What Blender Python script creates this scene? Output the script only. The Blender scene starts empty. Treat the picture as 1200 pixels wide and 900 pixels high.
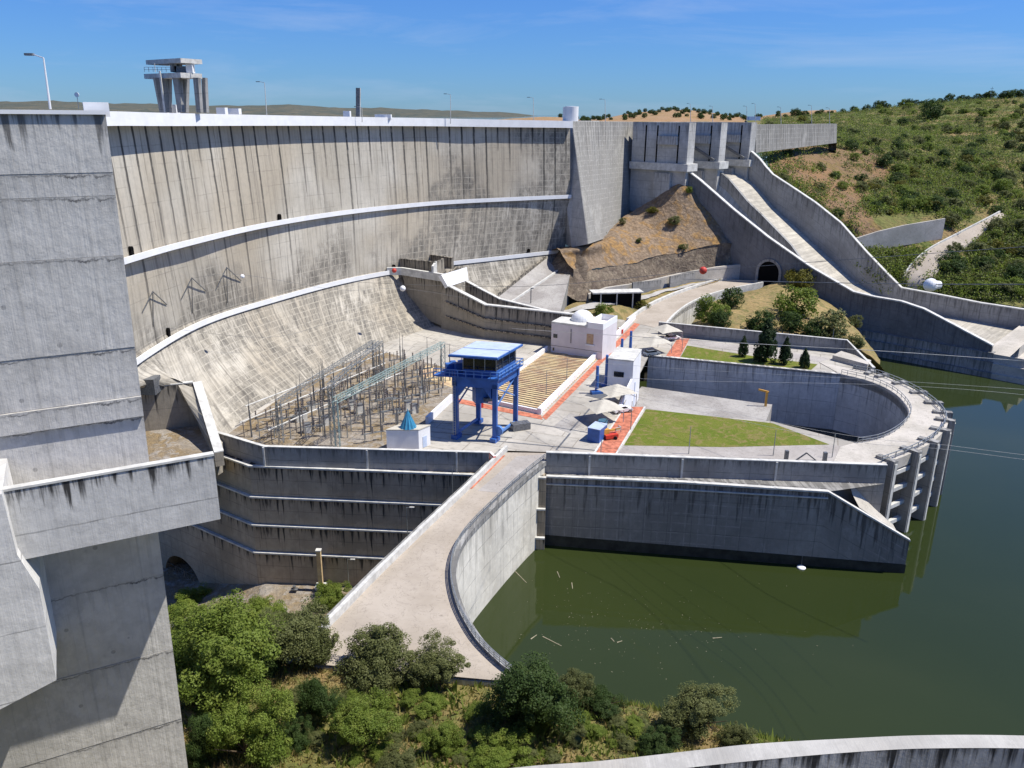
import bpy, math, random
import numpy as np
from mathutils import Vector, Matrix, noise as mnoise
def LS(a, b, n): return [float(v) for v in np.linspace(a, b, n)]
def AR(a, b, c): return [float(v) for v in np.arange(a, b, c)]
random.seed(7); rng = np.random.default_rng(7)
sc = bpy.context.scene
COL = sc.collection

# ------------------------------------------------------------------ camera
F = 950.; HY = 133.5; PITCH = math.atan((450-HY)/F); ROLL = math.radians(0.5); EYE = 73.
cp, sp = math.cos(PITCH), math.sin(PITCH); cr, sr = math.cos(ROLL), math.sin(ROLL)
R0 = Vector((1, 0, 0)); U0 = Vector((0, sp, cp)); FW = Vector((0, cp, -sp))
RT = cr*R0+sr*U0; UP = -sr*R0+cr*U0
cam_d = bpy.data.cameras.new('camera'); cam = bpy.data.objects.new('camera', cam_d); COL.objects.link(cam)
cam_d.sensor_width = 36; cam_d.lens = 36*F/1200; cam_d.clip_start = 0.5; cam_d.clip_end = 30000
m = Matrix((RT, UP, -FW)).transposed().to_4x4(); m.translation = (0, 0, EYE); cam.matrix_world = m
sc.camera = cam

def ray(px, py): return FW+((px-600)/F)*RT+((450-py)/F)*UP
def Z(px, py, z):
    d = ray(px, py); t = (z-EYE)/d.z; return Vector((d.x*t, d.y*t, z))
def Y(px, py, y):
    d = ray(px, py); t = y/d.y; return Vector((d.x*t, y, EYE+d.z*t))
def PL(px, py, p0, n):
    d = ray(px, py); o = Vector((0, 0, EYE)); t = (Vector(p0)-o).dot(n)/d.dot(n); return o+d*t
def V(px, py, A, B):
    n = Vector((B[1]-A[1], A[0]-B[0], 0)).normalized(); return PL(px, py, (A[0], A[1], 0), n)

# ------------------------------------------------------------------ light
SUN_E = math.radians(60); SUN_A = math.radians(-2)
S = Vector((math.cos(SUN_E)*math.cos(SUN_A), math.cos(SUN_E)*math.sin(SUN_A), math.sin(SUN_E)))
sl = bpy.data.lights.new('sun', 'SUN'); sl.energy = 5.0; sl.angle = math.radians(.53); sl.color = (1, .955, .87)
so = bpy.data.objects.new('sun', sl); COL.objects.link(so); so.rotation_euler = S.to_track_quat('Z', 'Y').to_euler()
so.location = (60, 60, 150)
w = bpy.data.worlds.new('World'); sc.world = w; w.use_nodes = True
nt = w.node_tree; bg = nt.nodes['Background']
sky = nt.nodes.new('ShaderNodeTexSky'); sky.sky_type = 'NISHITA'; sky.sun_disc = False
sky.sun_elevation = SUN_E; sky.sun_rotation = math.pi/2-SUN_A; sky.air_density = 1.0; sky.dust_density = .1; sky.ozone_density = 3.
tc = nt.nodes.new('ShaderNodeTexCoord'); mp = nt.nodes.new('ShaderNodeMapping'); mp.inputs['Scale'].default_value = (1.6, 1.6, 11)
mp.inputs['Rotation'].default_value = (.06, .05, .4)
nz = nt.nodes.new('ShaderNodeTexNoise'); nz.inputs['Scale'].default_value = 2.1; nz.inputs['Detail'].default_value = 9; nz.inputs['Roughness'].default_value = .62
nz.inputs['Distortion'].default_value = .5
rp = nt.nodes.new('ShaderNodeValToRGB'); rp.color_ramp.elements[0].position = .50; rp.color_ramp.elements[1].position = .80
rp.color_ramp.elements[1].color = (.30, .30, .30, 1)
mx = nt.nodes.new('ShaderNodeMix'); mx.data_type = 'RGBA'; mx.inputs[7].default_value = (4.2, 4.9, 6.4, 1)
L = nt.links.new
L(tc.outputs['Generated'], mp.inputs[0]); L(mp.outputs[0], nz.inputs[0]); L(nz.outputs[0], rp.inputs[0]); L(rp.outputs[0], mx.inputs[0])
tn = nt.nodes.new('ShaderNodeMix'); tn.data_type = 'RGBA'; tn.blend_type = 'MULTIPLY'; tn.inputs[0].default_value = 1; tn.inputs[7].default_value = (.31, .575, 1.07, 1)
sx_ = nt.nodes.new('ShaderNodeSeparateXYZ'); mr_ = nt.nodes.new('ShaderNodeMapRange'); mr_.interpolation_type = 'SMOOTHSTEP'
L(tc.outputs['Generated'], sx_.inputs[0]); L(sx_.outputs[2], mr_.inputs[0])
for i_, v_ in zip((1, 2, 3, 4), (-.02, .35, .80, 1.0)): mr_.inputs[i_].default_value = v_
vm_ = nt.nodes.new('ShaderNodeVectorMath'); vm_.operation = 'SCALE'; L(sky.outputs[0], vm_.inputs[0]); L(mr_.outputs[0], vm_.inputs['Scale'])
L(vm_.outputs[0], tn.inputs[6]); L(tn.outputs[2], mx.inputs[6]); L(mx.outputs[2], bg.inputs[0]); bg.inputs[1].default_value = .11
sc.view_settings.view_transform = 'Standard'; sc.view_settings.look = 'None'; sc.view_settings.exposure = .3; sc.view_settings.gamma = 1
sc.view_settings.use_curve_mapping = False

# ------------------------------------------------------------------ node helper
def lerp(x, xs, ys): return float(np.interp(x, xs, ys))
class N:
    def __init__(s, name, rough=.85, spec=.3, metal=0):
        s.m = bpy.data.materials.new(name); s.m.use_nodes = True; s.t = s.m.node_tree; s.b = s.t.nodes['Principled BSDF']
        s.b.inputs['Roughness'].default_value = rough; s.b.inputs['Metallic'].default_value = metal
        s.b.inputs['Specular IOR Level'].default_value = spec
        s.tc = s.t.nodes.new('ShaderNodeTexCoord')
    def set(s, sock, v):
        if hasattr(v, 'is_output') or isinstance(v, bpy.types.NodeSocket): s.t.links.new(v, sock)
        else: sock.default_value = v
    def math(s, op, a, b=0., c=None, clamp=False):
        n = s.t.nodes.new('ShaderNodeMath'); n.operation = op; n.use_clamp = clamp
        s.set(n.inputs[0], a); s.set(n.inputs[1], b)
        if c is not None: s.set(n.inputs[2], c)
        return n.outputs[0]
    def uv(s):
        sep = s.t.nodes.new('ShaderNodeSeparateXYZ'); s.t.links.new(s.tc.outputs['UV'], sep.inputs[0]); return sep.outputs[0], sep.outputs[1]
    def vec(s, x, y, z=0.):
        c = s.t.nodes.new('ShaderNodeCombineXYZ'); s.set(c.inputs[0], x); s.set(c.inputs[1], y); s.set(c.inputs[2], z); return c.outputs[0]
    def noise(s, vec, scale, detail=4, rough=.55, dist=0):
        n = s.t.nodes.new('ShaderNodeTexNoise'); s.t.links.new(vec, n.inputs[0]); n.inputs['Scale'].default_value = scale
        n.inputs['Detail'].default_value = detail; n.inputs['Roughness'].default_value = rough; n.inputs['Distortion'].default_value = dist
        return n.outputs[0]
    def voro(s, vec, scale, out='Distance'):
        n = s.t.nodes.new('ShaderNodeTexVoronoi'); s.t.links.new(vec, n.inputs[0]); n.inputs['Scale'].default_value = scale; return n.outputs[out]
    def white(s, v):
        n = s.t.nodes.new('ShaderNodeTexWhiteNoise'); n.noise_dimensions = '1D'; s.set(n.inputs['W'], v); return n.outputs[0]
    def ramp(s, v, a, b, lo=0., hi=1.):
        n = s.t.nodes.new('ShaderNodeMapRange'); n.interpolation_type = 'SMOOTHSTEP'; s.set(n.inputs[0], v)
        for i, q in zip((1, 2, 3, 4), (a, b, lo, hi)): n.inputs[i].default_value = q
        return n.outputs[0]
    def mix(s, f, a, b, mode='MIX'):
        n = s.t.nodes.new('ShaderNodeMix'); n.data_type = 'RGBA'; n.blend_type = mode
        s.set(n.inputs[0], f)
        for i, q in ((6, a), (7, b)):
            if isinstance(q, (tuple, list)): q = tuple(q[:3])+(1,)
            s.set(n.inputs[i], q)
        return n.outputs[2]
    def col(s, c):
        if isinstance(c, (tuple, list)): c = tuple(c[:3])+(1,)
        s.set(s.b.inputs['Base Color'], c)
    def bump(s, h, strength=.3, dist=.1):
        n = s.t.nodes.new('ShaderNodeBump'); n.inputs['Strength'].default_value = strength; n.inputs['Distance'].default_value = dist
        s.t.links.new(h, n.inputs['Height']); s.t.links.new(n.outputs[0], s.b.inputs['Normal'])

def concrete(name, base, hv=3., hu=0., streak=.5, top=6., grid=0., bump=.35, var=.3, tint=(.30, .25, .17), tintamt=.25, seamdark=.5, board=.25, zone=(.44, .58), edge=0):
    """cast concrete: lift joints every hv m, panel joints every hu m, dark run-off streaks strongest in the first `top` m"""
    k = N(name, .88, .25); u, v = k.uv(); obj = k.tc.outputs['UV']
    n1 = k.noise(obj, .09, 5); n2 = k.noise(obj, .9, 6, .65)
    c = k.mix(k.ramp(n1, .35, .68), tuple(x*(1-var*.6) for x in base), tuple(min(1, x*(1+var*.45)) for x in base))
    c = k.mix(k.math('MULTIPLY', k.ramp(k.noise(k.vec(u, k.math('MULTIPLY', v, .35), 3.), .12, 4), .5, .72), tintamt), c, tint)
    c = k.mix(k.ramp(n2, .3, .75, .0, .45), c, tuple(x*.62 for x in base))
    nb2 = k.noise(k.vec(u, k.math('MULTIPLY', v, .7), 11.), .28, 8, .78)
    c = k.mix(k.ramp(nb2, .50, .62, 0, .38), c, tuple(min(1, x*1.28) for x in base)); c = k.mix(k.ramp(nb2, .30, .44, .45, 0), c, tuple(x*.55 for x in base))
    # board-marked streaks
    st = k.noise(k.vec(k.math('MULTIPLY', u, 2.4), k.math('MULTIPLY', v, .05)), 1., 5, .7)
    c = k.mix(k.ramp(st, .52, .74, 0, board), c, tuple(x*.4 for x in base))
    # run-off from the top edge
    s1 = k.noise(k.vec(k.math('MULTIPLY', u, 1.1), k.math('MULTIPLY', v, .07), 7.), 1., 5, .62)
    mask = k.math('ADD', 1., k.math('DIVIDE', v, top), clamp=True)
    th = k.math('SUBTRACT', s1, k.math('MULTIPLY', k.math('SUBTRACT', 1., mask), .22))
    c = k.mix(k.math('MULTIPLY', k.ramp(th, .43, .55), streak), c, (.03, .029, .028))
    wob = k.math('MULTIPLY', k.math('SUBTRACT', k.noise(obj, .5, 3), .5), .25)
    def seam(coord, per, wd):
        f = k.math('FRACT', k.math('DIVIDE', k.math('ADD', coord, wob), per))
        d = k.math('ABSOLUTE', k.math('SUBTRACT', f, .5))
        return k.math('GREATER_THAN', d, .5-wd/per/2)
    if grid:
        zone = k.ramp(k.noise(obj, .045, 4, .6), *zone)
        br = k.math('MULTIPLY', k.math('MAXIMUM', seam(v, 1.9, .22), seam(u, 2.3, .18)), k.ramp(k.noise(obj, .7, 5, .7), .38, .62, .1, 1.))
        blk = k.mix(br, tuple(x*.36 for x in base), tuple(x*1.0 for x in base))
        c = k.mix(k.math('MULTIPLY', zone, k.ramp(k.noise(obj, .6, 5, .7), .28, .5, .35, grid)), c, blk)
    if hv:
        c = k.mix(k.math('MULTIPLY', seam(v, hv, .10), k.ramp(k.noise(obj, .35, 3), .35, .6, .15, seamdark)), c, (.05, .05, .05))
    if hu:
        c = k.mix(k.math('MULTIPLY', seam(u, hu, .09), seamdark*.8), c, (.05, .05, .05))
    if edge:
        dv = k.math('ABSOLUTE', k.math('ADD', v, k.math('ADD', .15, k.math('MULTIPLY', k.math('SUBTRACT', k.noise(obj, .45, 6, .75), .5), 1.4))))
        c = k.mix(k.math('MULTIPLY', k.ramp(dv, .02, .09, edge, 0), k.ramp(k.noise(obj, .22, 4, .6), .38, .6, .12, 1.)), c, (.035, .035, .04))
        sp_h = k.voro(k.vec(u, v), .42); c = k.mix(k.ramp(sp_h, .07, .085, .45, 0), c, (.16, .155, .15))
        ring = k.math('ABSOLUTE', k.math('SUBTRACT', k.voro(k.vec(u, v, 5.), .13), .055)); c = k.mix(k.ramp(ring, .004, .010, .6, 0), c, (.10, .10, .10))
    k.col(c); k.bump(k.math('ADD', n2, k.math('MULTIPLY', st, .8)), bump, .12)
    return k.m

def plain(name, c, rough=.6, spec=.4, metal=0, var=.12, scale=1.2, bump=0):
    k = N(name, rough, spec, metal); o = k.tc.outputs['Object']; n = k.noise(o, scale, 5, .65)
    k.col(k.mix(k.ramp(n, .3, .7), tuple(x*(1-var) for x in c), tuple(min(1, x*(1+var)) for x in c)))
    if bump: k.bump(n, bump, .05)
    return k.m

def dam_material():
    k = N('dam_concrete', .88, .25); u, v = k.uv(); uvv = k.tc.outputs['UV']
    n1 = k.noise(uvv, .05, 5); n2 = k.noise(uvv, .8, 6, .7)
    c = k.mix(k.ramp(n1, .36, .66), (.445, .405, .33), (.565, .525, .445))
    c = k.mix(k.ramp(k.noise(uvv, .022, 3), .46, .64, 0, .65), c, (.42, .355, .26))
    c = k.mix(k.ramp(n2, .35, .8, 0, .30), c, (.22, .20, .17))
    st = k.noise(k.vec(k.math('MULTIPLY', u, 1.3), k.math('MULTIPLY', v, .035)), 1., 6, .7)
    c = k.mix(k.math('MULTIPLY', k.ramp(st, .45, .70), k.ramp(v, -24, -44, .55, .95)), c, (.17, .155, .13))
    wob = k.math('MULTIPLY', k.math('SUBTRACT', k.noise(uvv, .4, 3), .5), .35)
    def seam(co, per, wd, w=1.):
        f = k.math('FRACT', k.math('DIVIDE', k.math('ADD', co, k.math('MULTIPLY', wob, w)), per)); d = k.math('ABSOLUTE', k.math('SUBTRACT', f, .5))
        return k.ramp(d, .5-wd/per/2-.02, .5-wd/per/2+.005)
    # stained block courses: the far (right) part and the toe
    right = k.ramp(u, 75, 185, -.16, .24); low = k.ramp(v, -10, -48, -.12, .26)
    zone = k.ramp(k.math('ADD', k.noise(uvv, .03, 4, .6), k.math('ADD', right, low)), .46, .60)
    nb1 = k.ramp(k.noise(uvv, .55, 5, .7), .35, .6, .25, 1.)
    br = k.math('MULTIPLY', k.math('MAXIMUM', k.math('MULTIPLY', seam(v, 1.75, .22), .8), k.math('MULTIPLY', seam(u, 2.2, .20), .8)), nb1)
    blk = k.mix(br, k.mix(k.ramp(k.noise(k.vec(k.math('MULTIPLY', u, 1.4), k.math('MULTIPLY', v, .35)), .7, 6, .75), .3, .7), (.09, .084, .075), (.27, .245, .20)), (.43, .395, .325))
    c = k.mix(k.math('MULTIPLY', zone, k.ramp(k.noise(k.vec(k.math('MULTIPLY', u, 1.), k.math('MULTIPLY', v, .4)), .30, 7, .78), .36, .58, .05, .92)), c, blk)
    # lift joints, faint
    c = k.mix(k.math('MULTIPLY', seam(v, 3.5, .13), k.ramp(k.noise(uvv, .12, 4, .7), .4, .65, .0, .30)), c, (.12, .11, .10))
    # vertical drain streaks below the crest
    per = 4.1
    cell = k.white(k.math('FLOOR', k.math('ADD', k.math('DIVIDE', k.math('ADD', u, wob), per), .5)))
    fall = k.math('ADD', 1., k.math('DIVIDE', v, k.math('ADD', 5., k.math('MULTIPLY', k.math('POWER', cell, 1.2), 48.))), clamp=True)
    line = k.math('MULTIPLY', seam(u, per, .55), k.math('POWER', fall, .55))
    line = k.math('MULTIPLY', line, k.ramp(k.noise(k.vec(u, k.math('MULTIPLY', v, .6)), .8, 4), .25, .5, .45, 1.))
    c = k.mix(k.math('MULTIPLY', line, .93), c, (.03, .03, .03))
    thin = k.math('MULTIPLY', seam(u, per*1.5, .22), k.ramp(k.noise(uvv, .1, 3), .38, .62, .05, .5))
    c = k.mix(thin, c, (.09, .08, .07))
    k.col(c); k.bump(k.math('ADD', n2, st), .35, .2); return k.m

def leaf_mat(name, a, b, c, scale=.35):
    k = N(name, .6, .25); o = k.tc.outputs['Object']; n = k.noise(o, scale, 4, .6); n2 = k.noise(o, scale*9, 2)
    oi = k.t.nodes.new('ShaderNodeObjectInfo')
    col = k.mix(k.ramp(n, .35, .65), a, b); col = k.mix(k.ramp(n2, .45, .75, 0, .6), col, c)
    col = k.mix(k.math('MULTIPLY', oi.outputs['Random'], .35), col, tuple(x*.55 for x in a))
    k.col(col); k.b.inputs['Subsurface Weight'].default_value = 0
    try: k.b.inputs['Transmission Weight'].default_value = 0
    except Exception: pass
    # thin leaves let some light through
    tr = k.t.nodes.new('ShaderNodeBsdfTranslucent'); ms = k.t.nodes.new('ShaderNodeMixShader'); ms.inputs[0].default_value = .42
    k.t.links.new(col, tr.inputs[0]); k.t.links.new(k.b.outputs[0], ms.inputs[1]); k.t.links.new(tr.outputs[0], ms.inputs[2])
    k.t.links.new(ms.outputs[0], k.t.nodes['Material Output'].inputs[0]); return k.m

def earth(name, cols, scale=.08, rock=.0, bump=.6, fine=1.3):
    k = N(name, .95, .15); o = k.tc.outputs['Object']; n = k.noise(o, scale, 6, .65); n2 = k.noise(o, fine, 6, .7); n3 = k.noise(o, scale*3.1, 5, .6, 1.)
    c = k.mix(k.ramp(n, .38, .6), cols[0], cols[1]); c = k.mix(k.ramp(n3, .48, .62), c, cols[2]); c = k.mix(k.ramp(n2, .4, .75, 0, .6), c, cols[3])
    if rock:
        vd = k.voro(o, .9); c = k.mix(k.ramp(vd, .2, .8, 0, rock), c, tuple(x*.45 for x in cols[0]))
    k.col(c); k.bump(k.math('ADD', n2, n3), bump, .5); return k.m

M = {}
M['dam'] = dam_material()
M['pier'] = concrete('pier_concrete', (.54, .52, .48), hv=0, streak=.16, top=2.5, var=.35, board=.38, bump=.6, tintamt=.15, edge=.8)
M['piertop'] = concrete('pier_top_concrete', (.54, .52, .48), hv=0, streak=.75, top=4.5, var=.35, board=.35, bump=.6, tintamt=.1, edge=0)
M['beam'] = concrete('beam_concrete', (.56, .55, .525), hv=3.2, hu=0, streak=.97, top=3.2, var=.2, board=.2, bump=.4, tintamt=.25)
M['corbel'] = concrete('corbel_concrete', (.68, .665, .63), hv=5.1, streak=.15, top=1.5, var=.2, board=.15, bump=.4, tintamt=.15)
M['wall'] = concrete('wall_concrete', (.40, .335, .25), hv=2.6, hu=6.2, streak=.97, top=4.5, var=.35, board=.55, tintamt=.3)
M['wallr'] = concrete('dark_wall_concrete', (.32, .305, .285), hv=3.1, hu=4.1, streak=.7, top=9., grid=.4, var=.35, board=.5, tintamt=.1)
M['wallp'] = concrete('parapet_concrete', (.33, .32, .30), hv=2.4, hu=7, streak=.5, top=3., var=.3, board=.3, tintamt=.1)
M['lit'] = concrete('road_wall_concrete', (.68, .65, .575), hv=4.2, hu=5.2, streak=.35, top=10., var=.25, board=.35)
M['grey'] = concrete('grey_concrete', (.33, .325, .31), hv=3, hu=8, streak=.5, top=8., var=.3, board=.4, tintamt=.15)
M['farpier'] = concrete('gate_pier_concrete', (.52, .51, .48), hv=3, hu=8, streak=.45, top=8., var=.3, board=.4, tintamt=.15)
M['grid'] = concrete('block_concrete', (.46, .445, .405), hv=1.9, hu=0, streak=.6, top=26., grid=.6, seamdark=.25, var=.25, board=.4, zone=(.34, .48))
M['chan'] = concrete('channel_concrete', (.31, .275, .22), hv=4.5, hu=0, streak=.9, top=7., var=.3, board=.5, tintamt=.3)
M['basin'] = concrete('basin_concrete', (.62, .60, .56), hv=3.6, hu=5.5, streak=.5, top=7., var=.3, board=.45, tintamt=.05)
M['chute'] = concrete('chute_floor_concrete', (.52, .48, .40), hv=0, hu=4, streak=.2, top=900., var=.3, board=.4)
M['cap'] = plain('pale_cap_concrete', (.56, .55, .51), .85, .2, var=.2, scale=.7, bump=.2)
M['white'] = plain('white_paint', (.80, .80, .79), .6, .3, var=.05, scale=.4)
M['wallwhite'] = plain('white_render', (.74, .74, .75), .8, .2, var=.07, scale=.3)
M['pink'] = plain('pale_rose_render', (.66, .61, .61), .8, .2, var=.07, scale=.3)
M['blue'] = plain('blue_paint', (.032, .115, .37), .45, .5, var=.2, scale=.5)
M['bluel'] = plain('faded_blue_paint', (.10, .22, .50), .5, .5, var=.2, scale=.7)
M['roofsheet'] = plain('pale_roof_sheet', (.45, .53, .68), .5, .5, var=.12, scale=.4)
M['darkglass'] = plain('dark_glass', (.012, .016, .022), .1, .6, var=.3)
M['black'] = plain('painted_dark', (.006, .006, .006), .9, .1)  # black painted in for shade inside openings; also colours the pier joints
M['steel'] = plain('galvanised_steel', (.33, .35, .35), .45, .5, .6, var=.2, scale=3)
M['dsteel'] = plain('dark_steel', (.17, .175, .18), .5, .5, .4, var=.3, scale=3)
M['green'] = plain('verdigris_paint', (.27, .36, .34), .6, .4, var=.2, scale=2)
M['algae'] = plain('dark_algae', (.035, .036, .03), .7, .3, var=.4, scale=.5)
M['ins'] = plain('brown_porcelain', (.17, .145, .13), .4, .5, var=.4, scale=4)
M['red'] = plain('faded_red_paving', (.47, .165, .10), .85, .2, var=.38, scale=.9)
M['redp'] = plain('red_paint', (.55, .05, .03), .5, .4, var=.15)
M['yel'] = plain('ochre_paint', (.62, .33, .06), .55, .4, var=.15)
M['cone'] = plain('turquoise_metal', (.06, .27, .42), .35, .5, .2, var=.15)
M['canvas'] = plain('beige_canvas', (.50, .465, .39), .8, .2, var=.08)
M['tyre'] = plain('tyre_rubber', (.02, .02, .02), .8, .2)
M['bark'] = plain('bark', (.10, .075, .05), .9, .1, var=.35, scale=3, bump=.5)
M['wood'] = plain('driftwood', (.30, .27, .19), .9, .1, var=.2)
M['rock'] = earth('dark_rock', [(.24, .19, .14), (.31, .25, .18), (.17, .13, .10), (.08, .065, .055)], .12, .5, 1.)

def paving():
    k = N('platform_concrete', .9, .2); o = k.tc.outputs['Object']; n = k.noise(o, .06, 5); n2 = k.noise(o, .7, 6, .7); n4 = k.noise(o, 3.5, 4)
    c = k.mix(k.ramp(n, .38, .62), (.37, .34, .295), (.50, .465, .405)); c = k.mix(k.ramp(n2, .45, .75, 0, .55), c, (.21, .20, .18))
    mpn = k.t.nodes.new('ShaderNodeMapping'); mpn.inputs['Rotation'].default_value = (0, 0, .35); k.t.links.new(o, mpn.inputs[0])
    b = k.t.nodes.new('ShaderNodeTexBrick'); k.t.links.new(mpn.outputs[0], b.inputs[0]); b.inputs['Scale'].default_value = .055
    b.inputs['Mortar Size'].default_value = .006; b.inputs['Color1'].default_value = (1, 1, 1, 1); b.inputs['Color2'].default_value = (.86, .87, .87, 1); b.inputs['Mortar'].default_value = (.6, .58, .55, 1)
    b.offset = .37
    c = k.mix(.9, c, b.outputs[0], 'MULTIPLY'); c = k.mix(k.ramp(n4, .6, .8, 0, .35), c, (.15, .14, .12))
    k.col(c); k.bump(n2, .2, .05); return k.m
M['pave'] = paving()
def road_m(name, a, b, d):
    k = N(name, .92, .2); o = k.tc.outputs['Object']; n = k.noise(o, .12, 5, .6); n2 = k.noise(o, 1.2, 6, .7); n3 = k.noise(o, .35, 4, .6, 2.)
    c = k.mix(k.ramp(n, .36, .64), a, b); c = k.mix(k.ramp(n2, .45, .8, 0, .45), c, d)
    cr_ = k.math('ABSOLUTE', k.math('SUBTRACT', n3, .5)); c = k.mix(k.ramp(cr_, 0, .012, .5, 0), c, tuple(x*.5 for x in d)); k.col(c); k.bump(n2, .2, .04); return k.m
M['road'] = road_m('worn_road', (.36, .31, .25), (.43, .375, .31), (.28, .24, .20))
M['road2'] = road_m('pale_road', (.36, .34, .31), (.44, .42, .385), (.25, .23, .2))
M['deck'] = road_m('deck_concrete', (.42, .39, .335), (.54, .50, .44), (.26, .23, .19))
M['gravel'] = road_m('gravel', (.34, .31, .28), (.42, .39, .36), (.2, .18, .16))
M['slab'] = road_m('stained_slab', (.29, .27, .25), (.40, .38, .35), (.12, .10, .085))
M['lawn'] = earth('lawn_grass', [(.125, .165, .02), (.165, .185, .03), (.235, .19, .07), (.08, .115, .018)], .16, 0, .6, 3.5)
M['scrub'] = earth('dry_slope', [(.30, .205, .095), (.20, .19, .055), (.13, .15, .04), (.10, .10, .045)], .09, .15, 1., 1.1)
M['straw'] = earth('straw_slope', [(.40, .285, .13), (.30, .235, .10), (.185, .175, .06), (.21, .175, .11)], .11, .3, 1., 1.)
M['mound'] = earth('mound_earth', [(.335, .24, .155), (.29, .22, .155), (.40, .235, .085), (.17, .13, .10)], .055, .55, 1.4, .8)
M['hill'] = earth('scrub_hill', [(.34, .215, .115), (.24, .20, .08), (.15, .165, .05), (.16, .145, .06)], .017, .1, 1., .35)
M['hillbare'] = earth('bare_hill', [(.42, .245, .125), (.38, .255, .145), (.30, .21, .085), (.25, .17, .10)], .02, .35, 1.2, .5)
M['far'] = earth('far_hill', [(.085, .095, .075), (.15, .13, .085), (.055, .07, .055), (.045, .06, .055)], .008, 0, .5, .045)
M['rubble'] = earth('rubble_ground', [(.36, .31, .25), (.30, .22, .12), (.40, .36, .31), (.17, .14, .1)], .14, .3, 1., 1.3)

def water():
    k = N('river_water', .04, .5); o = k.tc.outputs['Object']; n = k.noise(o, .013, 4)
    k.col(k.mix(k.ramp(n, .35, .65), (.022, .032, .009), (.028, .038, .011)))
    k.b.inputs['IOR'].default_value = 1.33
    h = k.noise(o, .45, 4, .55); h2 = k.noise(o, 2.2, 3)
    k.bump(k.math('ADD', h, k.math('MULTIPLY', h2, .25)), .055, .12); return k.m
M['water'] = water()
M['pool'] = plain('dark_pool', (.012, .016, .008), .08, .5, var=.2)
M['lf_a'] = leaf_mat('bright_leaves', (.15, .215, .032), (.235, .30, .05), (.34, .37, .08))
M['lf_b'] = leaf_mat('olive_leaves', (.14, .16, .052), (.20, .215, .08), (.27, .275, .11))
M['lf_c'] = leaf_mat('dark_leaves', (.05, .09, .022), (.085, .135, .03), (.13, .175, .05))
M['lf_d'] = leaf_mat('yellow_broom', (.14, .14, .02), (.20, .175, .025), (.10, .12, .03))
M['lf_e'] = leaf_mat('conifer_needles', (.030, .062, .022), (.05, .085, .03), (.07, .11, .04))
M['lf_g'] = leaf_mat('dry_grass_blades', (.36, .27, .11), (.26, .25, .07), (.44, .35, .17), .15)
M['lf_h'] = leaf_mat('green_weed_blades', (.17, .23, .04), (.24, .28, .055), (.30, .29, .09), .15)

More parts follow.
